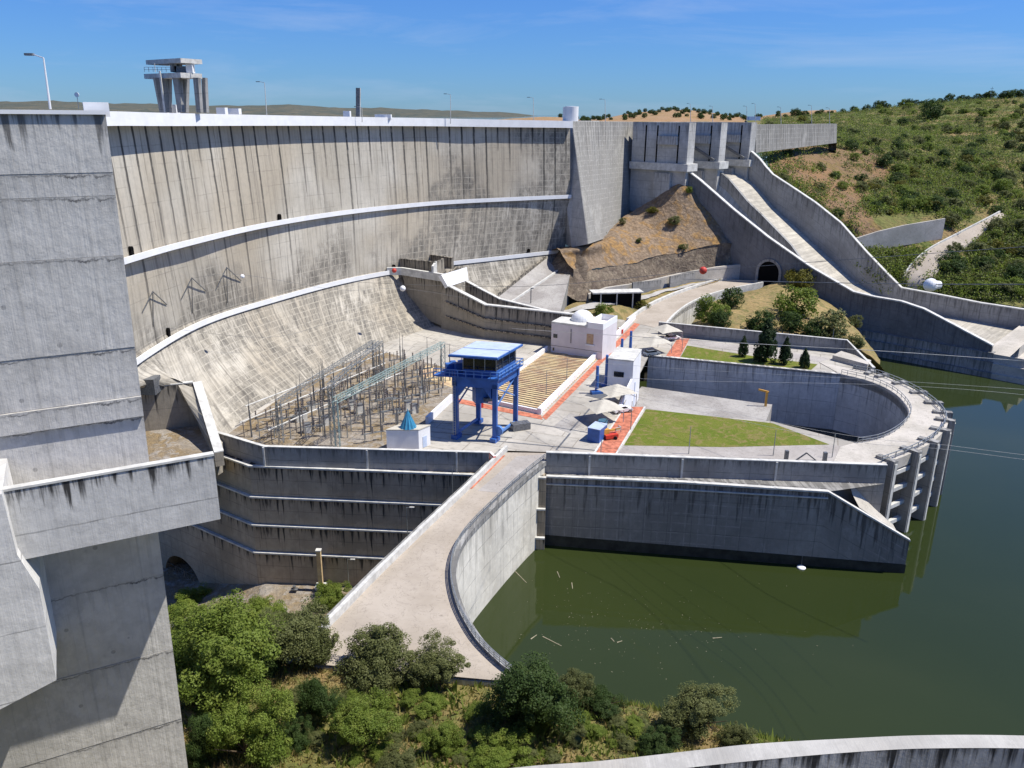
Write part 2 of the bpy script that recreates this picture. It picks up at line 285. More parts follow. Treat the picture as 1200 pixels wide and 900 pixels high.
# ------------------------------------------------------------------ mesh builder
class MB:
    def __init__(s): s.V = []; s.Fc = []; s.U = []; s.sm = []
    def face(s, pts, uv=None, sm=False):
        i = len(s.V); s.V += [tuple(p) for p in pts]; s.Fc.append(list(range(i, i+len(pts)))); s.U.append(uv); s.sm.append(sm)
    def hexa(s, b, t):
        """b, t: 4 bottom and 4 top points, counter-clockwise"""
        s.face(b[::-1]); s.face(t)
        for i in range(4): j = (i+1) % 4; s.face([b[i], b[j], t[j], t[i]])
        return s
    def box(s, c, d, rz=0, taper=1.):
        c = Vector(c); a = Vector((math.cos(rz), math.sin(rz), 0)); b = Vector((-a.y, a.x, 0)); h = Vector((0, 0, d[2]/2))
        def ring(z, k): return [c+z+a*(sx*d[0]/2*k)+b*(sy*d[1]/2*k) for sx, sy in ((-1, -1), (1, -1), (1, 1), (-1, 1))]
        return s.hexa(ring(-h, 1), ring(h, taper))
    def beam(s, p, q, wd, hh):
        p = Vector(p); q = Vector(q); d = (q-p).normalized(); up = Vector((0, 0, 1))
        if abs(d.z) > .95: up = Vector((0, 1, 0))
        a = d.cross(up).normalized()*wd/2; b = a.cross(d).normalized()*hh/2
        r = lambda o: [o-a-b, o+a-b, o+a+b, o-a+b]
        P, Q = r(p), r(q); s.face(P); s.face(Q[::-1])
        for i in range(4): j = (i+1) % 4; s.face([P[j], P[i], Q[i], Q[j]])
        return s
    def tube(s, p, q, r0, r1=None, n=8, cap=True):
        p = Vector(p); q = Vector(q); r1 = r0 if r1 is None else r1; d = (q-p).normalized()
        a = d.orthogonal().normalized(); b = d.cross(a)
        A = [p+(a*math.cos(t)+b*math.sin(t))*r0 for t in [2*math.pi*i/n for i in range(n)]]
        B = [q+(a*math.cos(t)+b*math.sin(t))*r1 for t in [2*math.pi*i/n for i in range(n)]]
        for i in range(n): j = (i+1) % n; s.face([A[i], A[j], B[j], B[i]], sm=True)
        if cap: s.face(A[::-1]); s.face(B)
        return s
    def prism(s, poly, z0, z1):
        """vertical prism over an xy polygon"""
        poly = [(p[0], p[1]) for p in poly]
        ar = sum(poly[i][0]*poly[(i+1) % len(poly)][1]-poly[(i+1) % len(poly)][0]*poly[i][1] for i in range(len(poly)))
        if ar < 0: poly = poly[::-1]
        b = [Vector((x, y, z0)) for x, y in poly]; t = [Vector((x, y, z1)) for x, y in poly]
        s.face(t); s.face(b[::-1]); u = 0
        for i in range(len(poly)):
            j = (i+1) % len(poly); l = (b[j]-b[i]).length
            s.face([b[i], b[j], t[j], t[i]], [(u, z0-z1), (u+l, z0-z1), (u+l, 0), (u, 0)]); u += l
        return s
    def wall(s, path, th, zb, side=1, cap=True, u0=0, batter=0):
        """ribbon wall along path (x, y, ztop); thickness th to the left (side=1) of the direction of travel; zb base z or list"""
        P = [Vector(p) for p in path]; n = len(P); zb = zb if isinstance(zb, (list, tuple)) else [zb]*n
        D = []
        for i in range(n):
            a = P[max(i-1, 0)]; b = P[min(i+1, n-1)]; d = Vector((b.x-a.x, b.y-a.y, 0)).normalized(); D.append(Vector((-d.y, d.x, 0))*side)
        u = u0
        for i in range(n-1):
            j = i+1; l = (Vector((P[j].x-P[i].x, P[j].y-P[i].y, 0))).length
            fi, fj = P[i], P[j]; bi, bj = P[i]+D[i]*th, P[j]+D[j]*th
            lo = lambda p, z, d=0: Vector((p.x, p.y, z))
            fli = lo(fi, zb[i])-D[i]*batter*(fi.z-zb[i]); flj = lo(fj, zb[j])-D[j]*batter*(fj.z-zb[j])
            f = [fli, flj, fj, fi]; uv = [(u, zb[i]-P[i].z), (u+l, zb[j]-P[j].z), (u+l, 0), (u, 0)]
            bk = [lo(bj, zb[j]), lo(bi, zb[i]), bi, bj]; uvb = [(u+l, zb[j]-P[j].z), (u, zb[i]-P[i].z), (u, 0), (u+l, 0)]
            tp = [fi, fj, bj, bi]
            if side < 0: f, bk, tp, uv, uvb = f[::-1], bk[::-1], tp[::-1], uv[::-1], uvb[::-1]
            s.face(f, uv); s.face(bk, uvb); s.face(tp)
            if i == 0: s.face([fi, bi, lo(bi, zb[i]), fli])
            if j == n-1: s.face([fj, flj, lo(bj, zb[j]), bj])
            u += l
        return s
    def sheet(s, rows, uvs=None, sm=False, flip=False):
        for i in range(len(rows)-1):
            for j in range(len(rows[0])-1):
                q = [rows[i][j], rows[i][j+1], rows[i+1][j+1], rows[i+1][j]]
                uv = [uvs[i][j], uvs[i][j+1], uvs[i+1][j+1], uvs[i+1][j]] if uvs else None
                if flip: q = q[::-1]; uv = uv[::-1] if uv else None
                s.face(q, uv, sm)
        return s
    def lathe(s, c, prof, n=16):
        c = Vector(c)
        R = [[c+Vector((r*math.cos(2*math.pi*i/n), r*math.sin(2*math.pi*i/n), z)) for i in range(n+1)] for r, z in prof]
        return s.sheet(R, sm=True)
    def build(s, name, mat, parent=None, merge=False):
        o0 = parent['_loc'] if parent is not None else None
        off = Vector((0, 0, 0))
        if parent is not None:
            p = parent
            while p is not None: off = off+p.location; p = p.parent
        me = bpy.data.meshes.new(name)
        V = [tuple(Vector(v)-off) for v in s.V]
        me.from_pydata(V, [], s.Fc); me.update()
        zt = max(v[2] for v in s.V); uvl = me.uv_layers.new(name='UVMap')
        dat = np.zeros(len(me.loops)*2, dtype=np.float32)
        for f, poly in enumerate(me.polygons):
            uv = s.U[f]
            if uv is None:
                n = poly.normal; pts = [Vector(s.V[v]) for v in s.Fc[f]]
                if abs(n.z) > .8: uv = [(p.x, p.y) for p in pts]
                else:
                    t = Vector((-n.y, n.x, 0)).normalized(); uv = [(p.dot(t), p.z-zt) for p in pts]
            for k, li in enumerate(poly.loop_indices): dat[2*li] = uv[k][0]; dat[2*li+1] = uv[k][1]
            poly.use_smooth = s.sm[f]
        uvl.data.foreach_set('uv', dat)
        me.materials.append(mat)
        o = bpy.data.objects.new(name, me); COL.objects.link(o)
        if parent is not None: o.parent = parent
        if merge:
            import bmesh
            bm = bmesh.new(); bm.from_mesh(me); bmesh.ops.remove_doubles(bm, verts=bm.verts, dist=.001); bm.to_mesh(me); bm.free()
        return o

def tag(o, label=None, cat=None, group=None, kind=None):
    if label: o['label'] = label
    if cat: o['category'] = cat
    if group: o['group'] = group
    if kind: o['kind'] = kind
    return o
def thing(name, loc, label, cat, group=None):
    o = bpy.data.objects.new(name, None); COL.objects.link(o); o.location = Vector(loc); o['_loc'] = 0; o.empty_display_size = .5
    return tag(o, label, cat, group)
_orig_build = MB.build
def build(s, name, mat, parent=None, **k):
    if parent is not None and '_loc' not in parent: parent['_loc'] = 0
    return _orig_build(s, name, mat, parent, **k)
MB.build = build
def copy_tree(o, parent=None):
    c = o.copy(); COL.objects.link(c)
    if parent is not None: c.parent = parent
    for ch in [x for x in bpy.data.objects if x.parent is o]: copy_tree(ch, c)
    return c
z_b = lambda p, z: Vector((p.x, p.y, z))
def structure(o): o['kind'] = 'structure'; return o

def cat(pts, n):
    """Catmull-Rom resample of a polyline to n points (uniform in parameter)"""
    P = [Vector(p) for p in pts]; out = []; k = len(P)-1
    for i in range(n):
        t = i/(n-1)*k; a = min(int(t), k-1); f = t-a
        p0, p1, p2, p3 = P[max(a-1, 0)], P[a], P[a+1], P[min(a+2, k)]
        out.append(.5*((2*p1)+(p2-p0)*f+(2*p0-5*p1+4*p2-p3)*f*f+(3*p1-p0-3*p2+p3)*f**3))
    return out
def offs(path, d):
    """offset a path horizontally to its right by d"""
    P = [Vector(p) for p in path]; o = []
    for i in range(len(P)):
        a = P[max(i-1, 0)]; b = P[min(i+1, len(P)-1)]; t = Vector((b.x-a.x, b.y-a.y, 0)).normalized(); o.append(P[i]+Vector((t.y, -t.x, 0))*d)
    return o
def voffs(path, d0, d1):
    A, B = offs(path, d0), offs(path, d1); n = len(A)-1
    return [a.lerp(b_, min(1, max(0, (i/n-.15)/.7))) for i, (a, b_) in enumerate(zip(A, B))]
def atz(path, z): return [Vector((p.x, p.y, z)) for p in path]
def fbm(x, y, z=0, o=4):
    a = 1; s = 0; f = 1
    for _ in range(o): s += a*mnoise.noise((x*f, y*f, z)); a *= .5; f *= 2.1
    return s

# ================================================================== WATER AND TERRAIN
PZ = 15.5


def _lerp(x, xs, ys): return float(np.interp(x, xs, ys))
def bank(x, y):
    hb = lerp(y, [-60, 0, 30, 60, 79, 84, 100, 114, 131], [70, 50, 27, 15.6, 15., 11.5, 2, -9.2, -10.8])
    he = lerp(y, [-60, 0, 30, 60, 78, 92], [70, 50, 27, 15.5, 14.2, 13.5])
    t = lerp(x, [-24, -13], [0, 1])*lerp(y, [84, 95], [1, 0])
    h = hb*(1-t)+he*t-lerp(x, [-64, -45], [7.5, 0])*lerp(y, [98, 118], [0, 1])
    ys = lerp(x, [-30, -12, 0, 9, 15, 30, 40, 60, 90], [200, 97, 89, 88, 86, 80.5, 72, 52, 32])
    if x > -14: h = min(h, (ys-y)*.85) if ys > y else (ys-y)*.6
    return h+.55*fbm(x*.11, y*.11, 3)+.22*fbm(x*.5, y*.5, 9)
rows = [[Vector((x, y, bank(x, y))) for x in AR(-95, 95.1, 1.0)] for y in AR(-30, 133, 1.0)]
b = MB(); b.sheet(rows, sm=True); structure(b.build('hillside_ground', M['scrub'], merge=True))
def hit_bank(px, py):
    d = ray(px, py)
    for t in AR(20, 200, .25):
        p = Vector((0, 0, EYE))+d*t
        if p.z <= bank(p.x, p.y): return p
    return p

# dry basin floor at the foot of the retaining wall
b = MB(); pts = [Z(170, 692, -8.6), Z(300, 690, -8.6), Z(452, 690, -8.6), Z(400, 716, -8.6), Z(300, 706, -8.6), Z(230, 700, -8.6)]
rr = [[Vector((x, y, -9.35-lerp(x, [-64, -45], [7.6, 0])*lerp(y, [98, 118], [0, 1])+.25*fbm(x*.2, y*.2, 5)+max(0, 117-y)*.12)) for x in AR(-90, -14, 1.)] for y in AR(112, 160, 1.)]
b.sheet(rr, sm=True); structure(b.build('dry_basin_ground', M['rubble'], merge=True))

# ================================================================== ARCH DAM
ST = [  # crest px, upper walkway px, lower walkway px, base px
 (60, (72, 322), (84, 470), (150, 590)), (135, (146, 299), (162, 412), (262, 511)), (200, (212, 281.5), (232, 374.5), (310, 477)),
 (300, (305, 261), (315, 348.5), (370, 440)), (400, (403, 246), (408, 325), (425, 412)), (500, (503, 236), (500, 309.5), None),
 (580, (582, 231.7), (575, 301), None), (655, (668, 228), (662, 291.5), None)]
NU = 90
W1 = cat([Z(*s[1], 48) for s in ST], NU); W2 = cat([Z(*s[2], 30) for s in ST], NU)
W2o = offs(W2, 14)
bx_t = [0, 1, 1.35, 1.65, 2, 3, 4]
bx_p = [Z(120, 459, 24), Z(228, 450, 24), Z(253, 529, 16.6), Z(271, 505, 15.4), Z(310, 477, 15.3), Z(370, 440, 15.3), Z(425, 412, 15.3)]
bx_t += [5, 6, 7]; bx_p += [W2o[int((i/7)*(NU-1))] for i in (5, 6, 7)]
bk = [Vector((lerp(i/(NU-1)*7, bx_t, [p.x for p in bx_p]), lerp(i/(NU-1)*7, bx_t, [p.y for p in bx_p]), 15.3)) for i in range(NU)]
BASE = [Vector((p.x, p.y, lerp(i/(NU-1)*7, [1, 1.35, 1.7], [23.9, 16.5, 15.3]))) for i, p in enumerate(bk)]
CR = offs(W1, -1.2)
mid = lambda A, B, t, z: [Vector((a.x+(b_.x-a.x)*t, a.y+(b_.y-a.y)*t, z)) for a, b_ in zip(A, B)]
midz = lambda A, B, t, g: [Vector((a.x+(b_.x-a.x)*t, a.y+(b_.y-a.y)*t, a.z+(b_.z-a.z)*g)) for a, b_ in zip(A, B)]
crest_low = [Vector((p.x, p.y, lerp(i/(NU-1), [0, .15, 1], [70.6, 70.5, 68.9]))) for i, p in enumerate(CR)]
rows = [crest_low, mid(CR, W1, .35, 62), mid(CR, W1, .7, 55), W1, mid(W1, W2, .5, 39), W2, midz(W2, BASE, .13, .24), midz(W2, BASE, .33, .51), midz(W2, BASE, .62, .76), BASE, [p-Vector((0, 0, 5)) for p in BASE]]
us = [0]
for i in range(1, NU): us.append(us[-1]+(W1[i]-W1[i-1]).length)
vs = [0]
for i in range(1, len(rows)): vs.append(vs[-1]-(rows[i][NU//3]-rows[i-1][NU//3]).length)
uvs = [[(us[j], vs[i]) for j in range(NU)] for i in range(len(rows))]
dam = thing('arch_dam', W1[30], 'huge curved concrete arch dam with white parapet and pale stained face', 'dam')
b = MB(); b.sheet(rows, uvs, sm=True, flip=True); b.build('dam_face', M['dam'], dam)
# crest: road slab and white parapet, cantilevered over the face
top = [Vector((p.x, p.y, lerp(i/(NU-1), [0, .15, .35, .6, 1], [72.9, 72.85, 72.5, 71.9, 71.0]))) for i, p in enumerate(voffs(CR, 3.3, 1.7))]
lowz = [p.z-.02 for p in crest_low]
b = MB(); b.wall(top, .35, lowz, side=1); b.build('crest_parapet', M['white'], dam)
b = MB()
sl_t = [Vector((p.x, p.y, lowz[i]+.45)) for i, p in enumerate(voffs(CR, 2.94, 1.34))]; sl_in = [Vector((p.x, p.y, lowz[i]+.45)) for i, p in enumerate(offs(CR, -9))]
sl_b = [p-Vector((0, 0, .44)) for p in sl_t]; sl_ib = [p-Vector((0, 0, .44)) for p in sl_in]
b.sheet([sl_t, sl_in]); b.sheet([sl_ib, sl_b]); b.build('crest_road', M['road2'], dam)
b = MB(); b.wall([p+Vector((0, 0, 1.2)) for p in sl_in], .4, [p.z-40 for p in sl_in], side=1); b.build('upstream_parapet', M['cap'], dam)
def walkway(path, i0, i1):
    o = voffs(path, 1.75, .95)[i0:i1]; inn = offs(path, -.3)[i0:i1]
    b = MB(); b.wall([p+Vector((0, 0, .05)) for p in o], .22, [p.z-1.12 for p in o], side=1)
    lo = [p-Vector((0, 0, 1.0)) for p in voffs(path, 1.53, .73)[i0:i1]]; li = [p-Vector((0, 0, 1.0)) for p in inn]
    lo2 = [p-Vector((0, 0, .3)) for p in lo]; li2 = [p-Vector((0, 0, .3)) for p in li]
    b.sheet([lo, li]); b.sheet([li2, lo2]); return b.build('walkway', M['white'], dam)
walkway(W1, 2, NU)
iB = int(NU*.655); walkway(W2, 2, iB); walkway(W2, int(NU*.745), NU)
for px_, py_, z_ in ((205, 275, 49.3), (218, 376, 31), (410, 243, 49), (471, 318, 30)):
    p = Z(px_, py_, z_)
for path, ii in ((W1, [14, 41]), (W2, [19, 58, 82])):
    for i in ii:
        p = path[i]; t = (path[i+1]-path[i-1]).normalized(); n = Vector((t.y, -t.x, 0)); rz = math.atan2(t.y, t.x)
        b = MB(); c = p+Vector((0, 0, .1)); b.box(c+n*.15, (.9, .7, 1.7), rz); b.tube(c+n*.5+Vector((0, 0, .8)), c-n*.4+Vector((0, 0, .8)), .45, n=14)
        b.build('gallery_door_shade', M['black'], dam)  # solid black block stands in for the shade of a door niche
# anchor brackets and instrument pipes on the face
def face_pt(px, py, row=3):
    best = None
    d = ray(px, py).normalized(); o = Vector((0, 0, EYE))
    from mathutils.geometry import intersect_ray_tri
    for i in range(len(rows)-1):
        for j in range(NU-1):
            for tri in ((rows[i][j], rows[i][j+1], rows[i+1][j+1]), (rows[i][j], rows[i+1][j+1], rows[i+1][j])):
                q = intersect_ray_tri(*tri, d, o, True)
                if q is not None and (q-o).dot(d) > 0: return q
    return None
for ax, ay in ((175, 341), (221, 325), (262, 313)):
    P = [(ax, ay), (ax+4, ay+42), (ax-9, ay+25), (ax+20, ay+16)]
    q = [face_pt(*t) for t in P]
    if all(q):
        t_ = thing('cable_anchor', q[0], 'rusty three-legged cable anchor on dam face, %s' % {175: 'nearest the big pier', 221: 'in the middle above the red door', 262: 'farthest from the big pier'}[ax], 'bracket', 'cable anchors on the dam face')
        n = Vector((.9, -.4, 0))
        for e in q[1:]: MB().beam(q[0]+n*.9, e+n*.15, .15, .15).build('strut', M['dsteel'], t_)

# ================================================================== NEAR PIER, BEAM, CORBEL
pp = Y(172, 520, 55)
_z = Y(250, 534, 52).z; pd = (Z(250, 534, _z)-Z(0, 577, _z)).normalized(); pn = Vector((pd.y, -pd.x, 0))
pier = thing('spillway_pier', Vector((pp.x, pp.y, -10)), 'massive grey concrete pier rising beside the dam in the foreground', 'pier')
tR = PL(123.5, 132, pp, pn); bR = PL(222, 915, pp, pn)
def pier_blk(y0, y1, proud, name, mat, ext=0):
    f = lambda yy: PL(123.5+(222-123.5)*(yy-132)/(915-132), yy, pp, pn)
    a = f(y0); c = f(y1)
    T = [a+pn*proud, a-pn*11]; B = [c+pn*proud, c-pn*11]
    a2 = a-pd*60; c2 = Vector((a2.x, a2.y, c.z)); zt = a.z; zb = c.z
    t = [Vector((a2.x, a2.y, zt))+pn*proud, Vector((a.x, a.y, zt))+pn*proud, Vector((a.x, a.y, zt))-pn*11, Vector((a2.x, a2.y, zt))-pn*11]
    bb = [Vector((a2.x, a2.y, zb))+pn*proud, Vector((c.x, c.y, zb))+pn*proud, Vector((c.x, c.y, zb))-pn*11, Vector((a2.x, a2.y, zb))-pn*11]
    return MB().hexa(bb, t).build(name, mat, pier)
lifts = [131.5, 202, 229, 299, 406, 463, 486, 545, 672, 760, 842, 990]
pr = [.12, .1, .11, .14, .10, .32, .0, .05, .0, .03, .0]
for i in range(len(lifts)-1): pier_blk(lifts[i], lifts[i+1]-.4, pr[i], 'concrete_lift', M['piertop' if i == 0 else 'pier'])
# deep part below the view
a = Vector((bR.x, bR.y, 0)); MB().prism([a, a-pn*11, a-pn*11-pd*60, a-pd*60], -12, bR.z+.5).build('pier_base', M['pier'], pier)
q = PL(123, 130, pp, pn); MB().wall([Vector((q.x, q.y, q.z+.03))+pn*.3-pd*60, Vector((q.x, q.y, q.z+.03))+pn*.3], .9, q.z-.22).build('coping', M['white'], pier)
q = PL(112, 122, pp-pn*1.5, pn); MB().box(Vector((q.x, q.y, 73.05)), (1.5, 1., .9), math.atan2(pd.y, pd.x)).build('white_box', M['white'], pier)
# beam standing proud of the pier
PB = 5.2; bp = pp+pn*PB
bl, brr, bb_r = PL(-60, 585.5, bp, pn), PL(250, 534, bp, pn), PL(260, 608, bp, pn)
zt, zb = brr.z, bb_r.z
A_ = brr; Bq = A_-pd*40
T = [Vector((Bq.x, Bq.y, zt)), Vector((A_.x, A_.y, zt)), Vector((A_.x, A_.y, zt))-pn*.45, Vector((Bq.x, Bq.y, zt))-pn*.45]
MB().hexa([z_b(v, zb) for v in T], T).build('walkway_beam', M['beam'], pier)
F_ = [T[3], T[2], T[2]-pn*(PB-.47), T[3]-pn*(PB-.47)]
MB().hexa([z_b(v, zb+.01) for v in F_], [z_b(v, zb+2.2) for v in F_]).build('walkway_floor', M['pier'], pier)
C_ = [T[0]+pn*.06, T[1]+pn*.06+pd*.05, T[2]-pn*.02+pd*.05, T[3]-pn*.02]
MB().hexa([v+Vector((0, 0, .002)) for v in C_], [v+Vector((0, 0, .16)) for v in C_]).build('beam_coping', M['cap'], pier)
# corbel of the next bay, closer
PC = 6.2; cpn = pp+pn*PC
out = [(-70, 585), (2, 579), (20, 650), (46, 690), (66, 797), (-70, 868)]
fr = [PL(x, y, cpn, pn) for x, y in out]; bkk = [p-pn*(PC-.03) for p in fr]
b = MB(); b.face(fr[::-1]); b.face(bkk)
for i in range(len(fr)): j = (i+1) % len(fr); b.face([fr[i], fr[j], bkk[j], bkk[i]])
b.build('corbel', M['corbel'], pier)

# ================================================================== LEFT RETAINING WALL
LA, LB, LC = Z(640, 560, 13.6), Z(292, 546, 13.6), Z(255, 532.5, 13.6)
LD = LC+(LC-LB).normalized()*26
lw = thing('retaining_wall', Vector((LB.x, LB.y, -9)), 'dark streaked retaining wall with pale ledges below the switchyard', 'wall')
zl = [13.6, 8.7, 4.6, .7, -9.6]
vpl = lambda px_, py_: V(px_, py_, LB, LA).z
zl = [13.6, vpl(430, 587), vpl(430, 619), vpl(430, 650), -9.8]
off = [0, .35, .7, 1.05]
main = [LC+(LC-LB).normalized()*0, LB, LA]
def wpath(o, z, pts=None):
    P = offs([LD, LB, LA], o); P[1] = Vector((LB.x, LB.y, 0))+Vector((-.15, -1, 0))*o
    return [Vector((p.x, p.y, z)) for p in P]
for i in range(3):
    b = MB(); b.wall(wpath(off[i], zl[i]), 3, zl[i+1]); b.build('wall_tier', M['wall'], lw)
# lowest tier: the left leg has the arched doorway
zt, zb = zl[3], zl[4]; P = wpath(off[3], zt)
b = MB(); b.wall(P[1:], 3, zb-2); b.build('wall_tier', M['wall'], lw)
dl = Vector((P[1].x-P[0].x, P[1].y-P[0].y, 0)); Ld = dl.length; dl.normalize(); nn = Vector((dl.y, -dl.x, 0))
g0 = V(197, 690, P[0], P[1]); g1 = V(236, 690, P[0], P[1]); gt = V(215, 655, P[0], P[1]).z; zb = V(216, 691, P[0], P[1]).z-.3
s0 = (g0-P[0]).dot(dl); s1 = (g1-P[0]).dot(dl); sm_, rr_ = (s0+s1)/2, (s1-s0)/2
def lp(s_, z): return Vector((P[0].x, P[0].y, 0))+dl*s_+Vector((0, 0, z))
spring = gt-rr_
arc = [(sm_-rr_*math.cos(t), spring+rr_*math.sin(t)) for t in LS(0, math.pi, 17)]
outl = [(0, zb), (s0, zb)]+arc+[(s1, zb), (Ld, zb), (Ld, zt), (0, zt)]
b = MB(); b.face([lp(*q) for q in outl], [(q[0], q[1]-zt) for q in outl])
b.face([lp(0, zt), lp(Ld, zt), lp(Ld, zt)-nn*3, lp(0, zt)-nn*3]); b.build('wall_tier', M['wall'], lw)
b = MB(); ar = [(s0, zb)]+arc+[(s1, zb)]
for i in range(len(ar)-1): b.face([lp(*ar[i]), lp(*ar[i+1]), lp(*ar[i+1])-nn*7, lp(*ar[i])-nn*7])
b.face([lp(*q)-nn*7 for q in ar]); b.build('doorway', M['chan'], lw)
b = MB(); zg = zb+4.6
for s_ in LS(s0+.2, s1-.2, 5): b.beam(lp(s_, zb)-nn*.5, lp(s_, zg)-nn*.5, .12, .12)
b.beam(lp(s0, zg)-nn*.5, lp(s1, zg)-nn*.5, .12, .12); ss = LS(s0+.2, s1-.2, 5)
for i in range(4): b.beam(lp(ss[i], zb+.8)-nn*.5, lp(ss[i+1], zg)-nn*.5, .06, .06); b.beam(lp(ss[i+1], zb+.8)-nn*.5, lp(ss[i], zg)-nn*.5, .06, .06)
b.build('iron_gate', M['chan'], lw)
for i, z in enumerate(zl[:4]):
    b = MB(); P_ = wpath(off[i]+.3, z+.16); b.wall(P_, .6, z-.14); b.build('ledge', M['cap'], lw)
# parapet standing back
PA, PB_, PC_ = Z(573, 531, 17.3), Z(309, 524, 17.3), Z(249, 506, 17.3)
b = MB(); b.wall([PC_, PB_, PA], .5, 13.4); b.build('parapet', M['wallp'], lw)
b = MB(); b.wall([p+Vector((0, -.1, .15)) for p in (PC_, PB_, PA)], .7, 17.302); b.build('parapet_coping', M['cap'], lw)
b = MB()
for px_ in (309, 430, 535): q = V(px_, 528, PB_, PA); b.box((q.x, q.y-.12, 15.4), (.3, .3, 3.8))
b.build('pilaster', M['cap'], lw)
b = MB(); b.face([wpath(0, 13.55)[0], wpath(0, 13.55)[1], wpath(0, 13.55)[2], Vector((LA.x, LA.y+9, 13.55)), Vector((LB.x+2, LB.y+9, 13.55)), Vector((LD.x, LD.y+9, 13.55))]); b.build('ledge_floor', M['wall'], lw)

# pit beside the pier
pit = thing('concrete_pit', Z(215, 500, 10), 'open concrete pit between the big pier and the dam toe', 'pit')
c1, c2, c3, c0 = Z(226, 449, 24.2), Z(251, 531, 16.8), Z(100, 562, 16.6), Z(120, 459, 24.2)
b = MB(); b.wall([c1, c2], 1.5, [12, 14.2], side=1); b.build('side_wall', M['chan'], pit)
b = MB(); b.wall([c1-Vector((0, .0, 0)), c0], .9, 9, side=-1); b.build('back_wall', M['chan'], pit)
b = MB(); b.wall([c1+Vector((.0, 0, .2)), c2+Vector((0, 0, .2))], 1.6, [24.202, 16.802], side=1); b.build('coping', M['cap'], pit)
b = MB(); b.wall([c1+Vector((0, 0, .2)), c0+Vector((0, 0, .2))], 1., 24.202, side=-1); b.build('coping', M['cap'], pit)
b = MB(); b.face([Vector((p.x, p.y, 15.6)) for p in (c0, c3, c2, c1)]); b.build('floor', M['rubble'], pit)
q = Z(168, 462, 24); b = MB(); b.box(q+Vector((0, 3, .8)), (3, 3, 3)); b.build('plant_box', M['dsteel'], pit)
q = Z(166, 432, 27); b = MB(); b.box(q+Vector((-1.5, 2, 0)), (5, .25, 2.4), .5)
tag(b.build('panel', M['bluel']), 'pale blue panel peeping out behind the big pier', 'panel')

# ================================================================== RIGHT TRAINING WALL, ROAD
w0, w1 = Z(617, 637, 0), Z(1062, 672, 0)
rw = thing('training_wall', w0, 'dark training wall rising from the green water with sloping end', 'wall')
tz = lambda px_, py_: V(px_, py_, w0, w1)
pth = [tz(617, 558), tz(800, 566), tz(970, 577), tz(1066, 634)]
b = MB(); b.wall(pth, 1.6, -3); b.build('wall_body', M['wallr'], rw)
b = MB(); b.wall([z_b(tz(617, 600), 2.1)+Vector((0, -.04, 0)), z_b(tz(1062, 660), 1.7)+Vector((-.0, -.04, 0))], .03, -1); b.build('tide_stain', M['algae'], rw)
b = MB(); cpth = [p+Vector((0, -.25, .25)) for p in pth]; b.wall(cpth, .8, [p.z-.3 for p in cpth]); b.build('coping', M['cap'], rw)
b = MB(); p2 = [tz(617, 565.5)+Vector((0, -.02, 0)), tz(800, 573)+Vector((0, -.02, 0)), tz(970, 583)+Vector((0, -.02, 0))]
b.wall([p+Vector((0, -.25, 0)) for p in p2], .3, [p.z-.18 for p in p2]); b.build('ledge', M['cap'], rw)
u0, u1 = Z(640, 531, 17.3), Z(1040, 546, 17.0)
b = MB(); b.wall([u0, (u0+u1)/2, u1], .6, [13, 13, 6]); b.build('upper_parapet', M['wallp'], rw)
b = MB(); b.wall([u0+Vector((0, -.1, .18)), u1+Vector((0, -.1, .18))], .8, [17.305, 17.005]); b.build('parapet_coping', M['cap'], rw)
b = MB()
for px_ in (691, 800, 911): q = V(px_, 536, u0, u1); b.box((q.x, q.y-.12, 15.3), (.35, .35, 3.6))
b.build('pilaster', M['cap'], rw)
b = MB(); q0, q1 = tz(617, 556), tz(975, 577)
b.face([Vector((q0.x, q0.y+1, 13.5)), Vector((q1.x, q1.y+1, 13.7)), Vector((u1.x, u1.y, 13.7)), Vector((u0.x, u0.y, 13.5))]); b.build('ledge_floor', M['wallp'], rw)
# pale fillet behind the sloping end
f0, f1, f2 = tz(1012, 600), tz(1066, 636), V(1040, 590, u0, u1)
r_ = []
for i in range(9):
    t = i/8; ln = f0.lerp(f1, t)+Vector((0, 1.7, -.05)); top_ = Vector((ln.x-1.0+t*.8, ln.y+4.2, ln.z+3.6*(1-t)**1.4+.3)); md = (ln+top_)/2+Vector((0, 0, -.6)); r_.append([ln, md, top_, Vector((top_.x+1.4, top_.y+.8, top_.z-3))])
b = MB(); b.sheet(r_, sm=True); b.build('flared_fillet', M['deck'], rw)

RZ = 15.5
lft = cat([Z(592, 528, RZ), Z(555, 565, RZ), Z(500, 617, RZ), Z(440, 675, RZ), Z(383, 733, RZ), Z(335, 775, RZ)], 30)
rgt = cat([Z(652, 530, RZ), Z(618, 556, RZ), Z(577, 594, RZ), Z(542, 632, RZ), Z(529, 666, RZ), Z(534, 705, RZ), Z(554, 745, RZ), Z(580, 774, RZ), Z(612, 800, RZ)], 40)
wl = [rgt[i].lerp(lft[min(29, int(i*.75))], .5) for i in range(0, 40, 3)]
b = MB(); b.face([(1500, 330, 0), (0, 330, 0)]+[(p.x, p.y, 0) for p in wl]+[(-9, 60, 0), (-9, -200, 0), (1500, -200, 0)]); structure(b.build('river_water', M['water']))
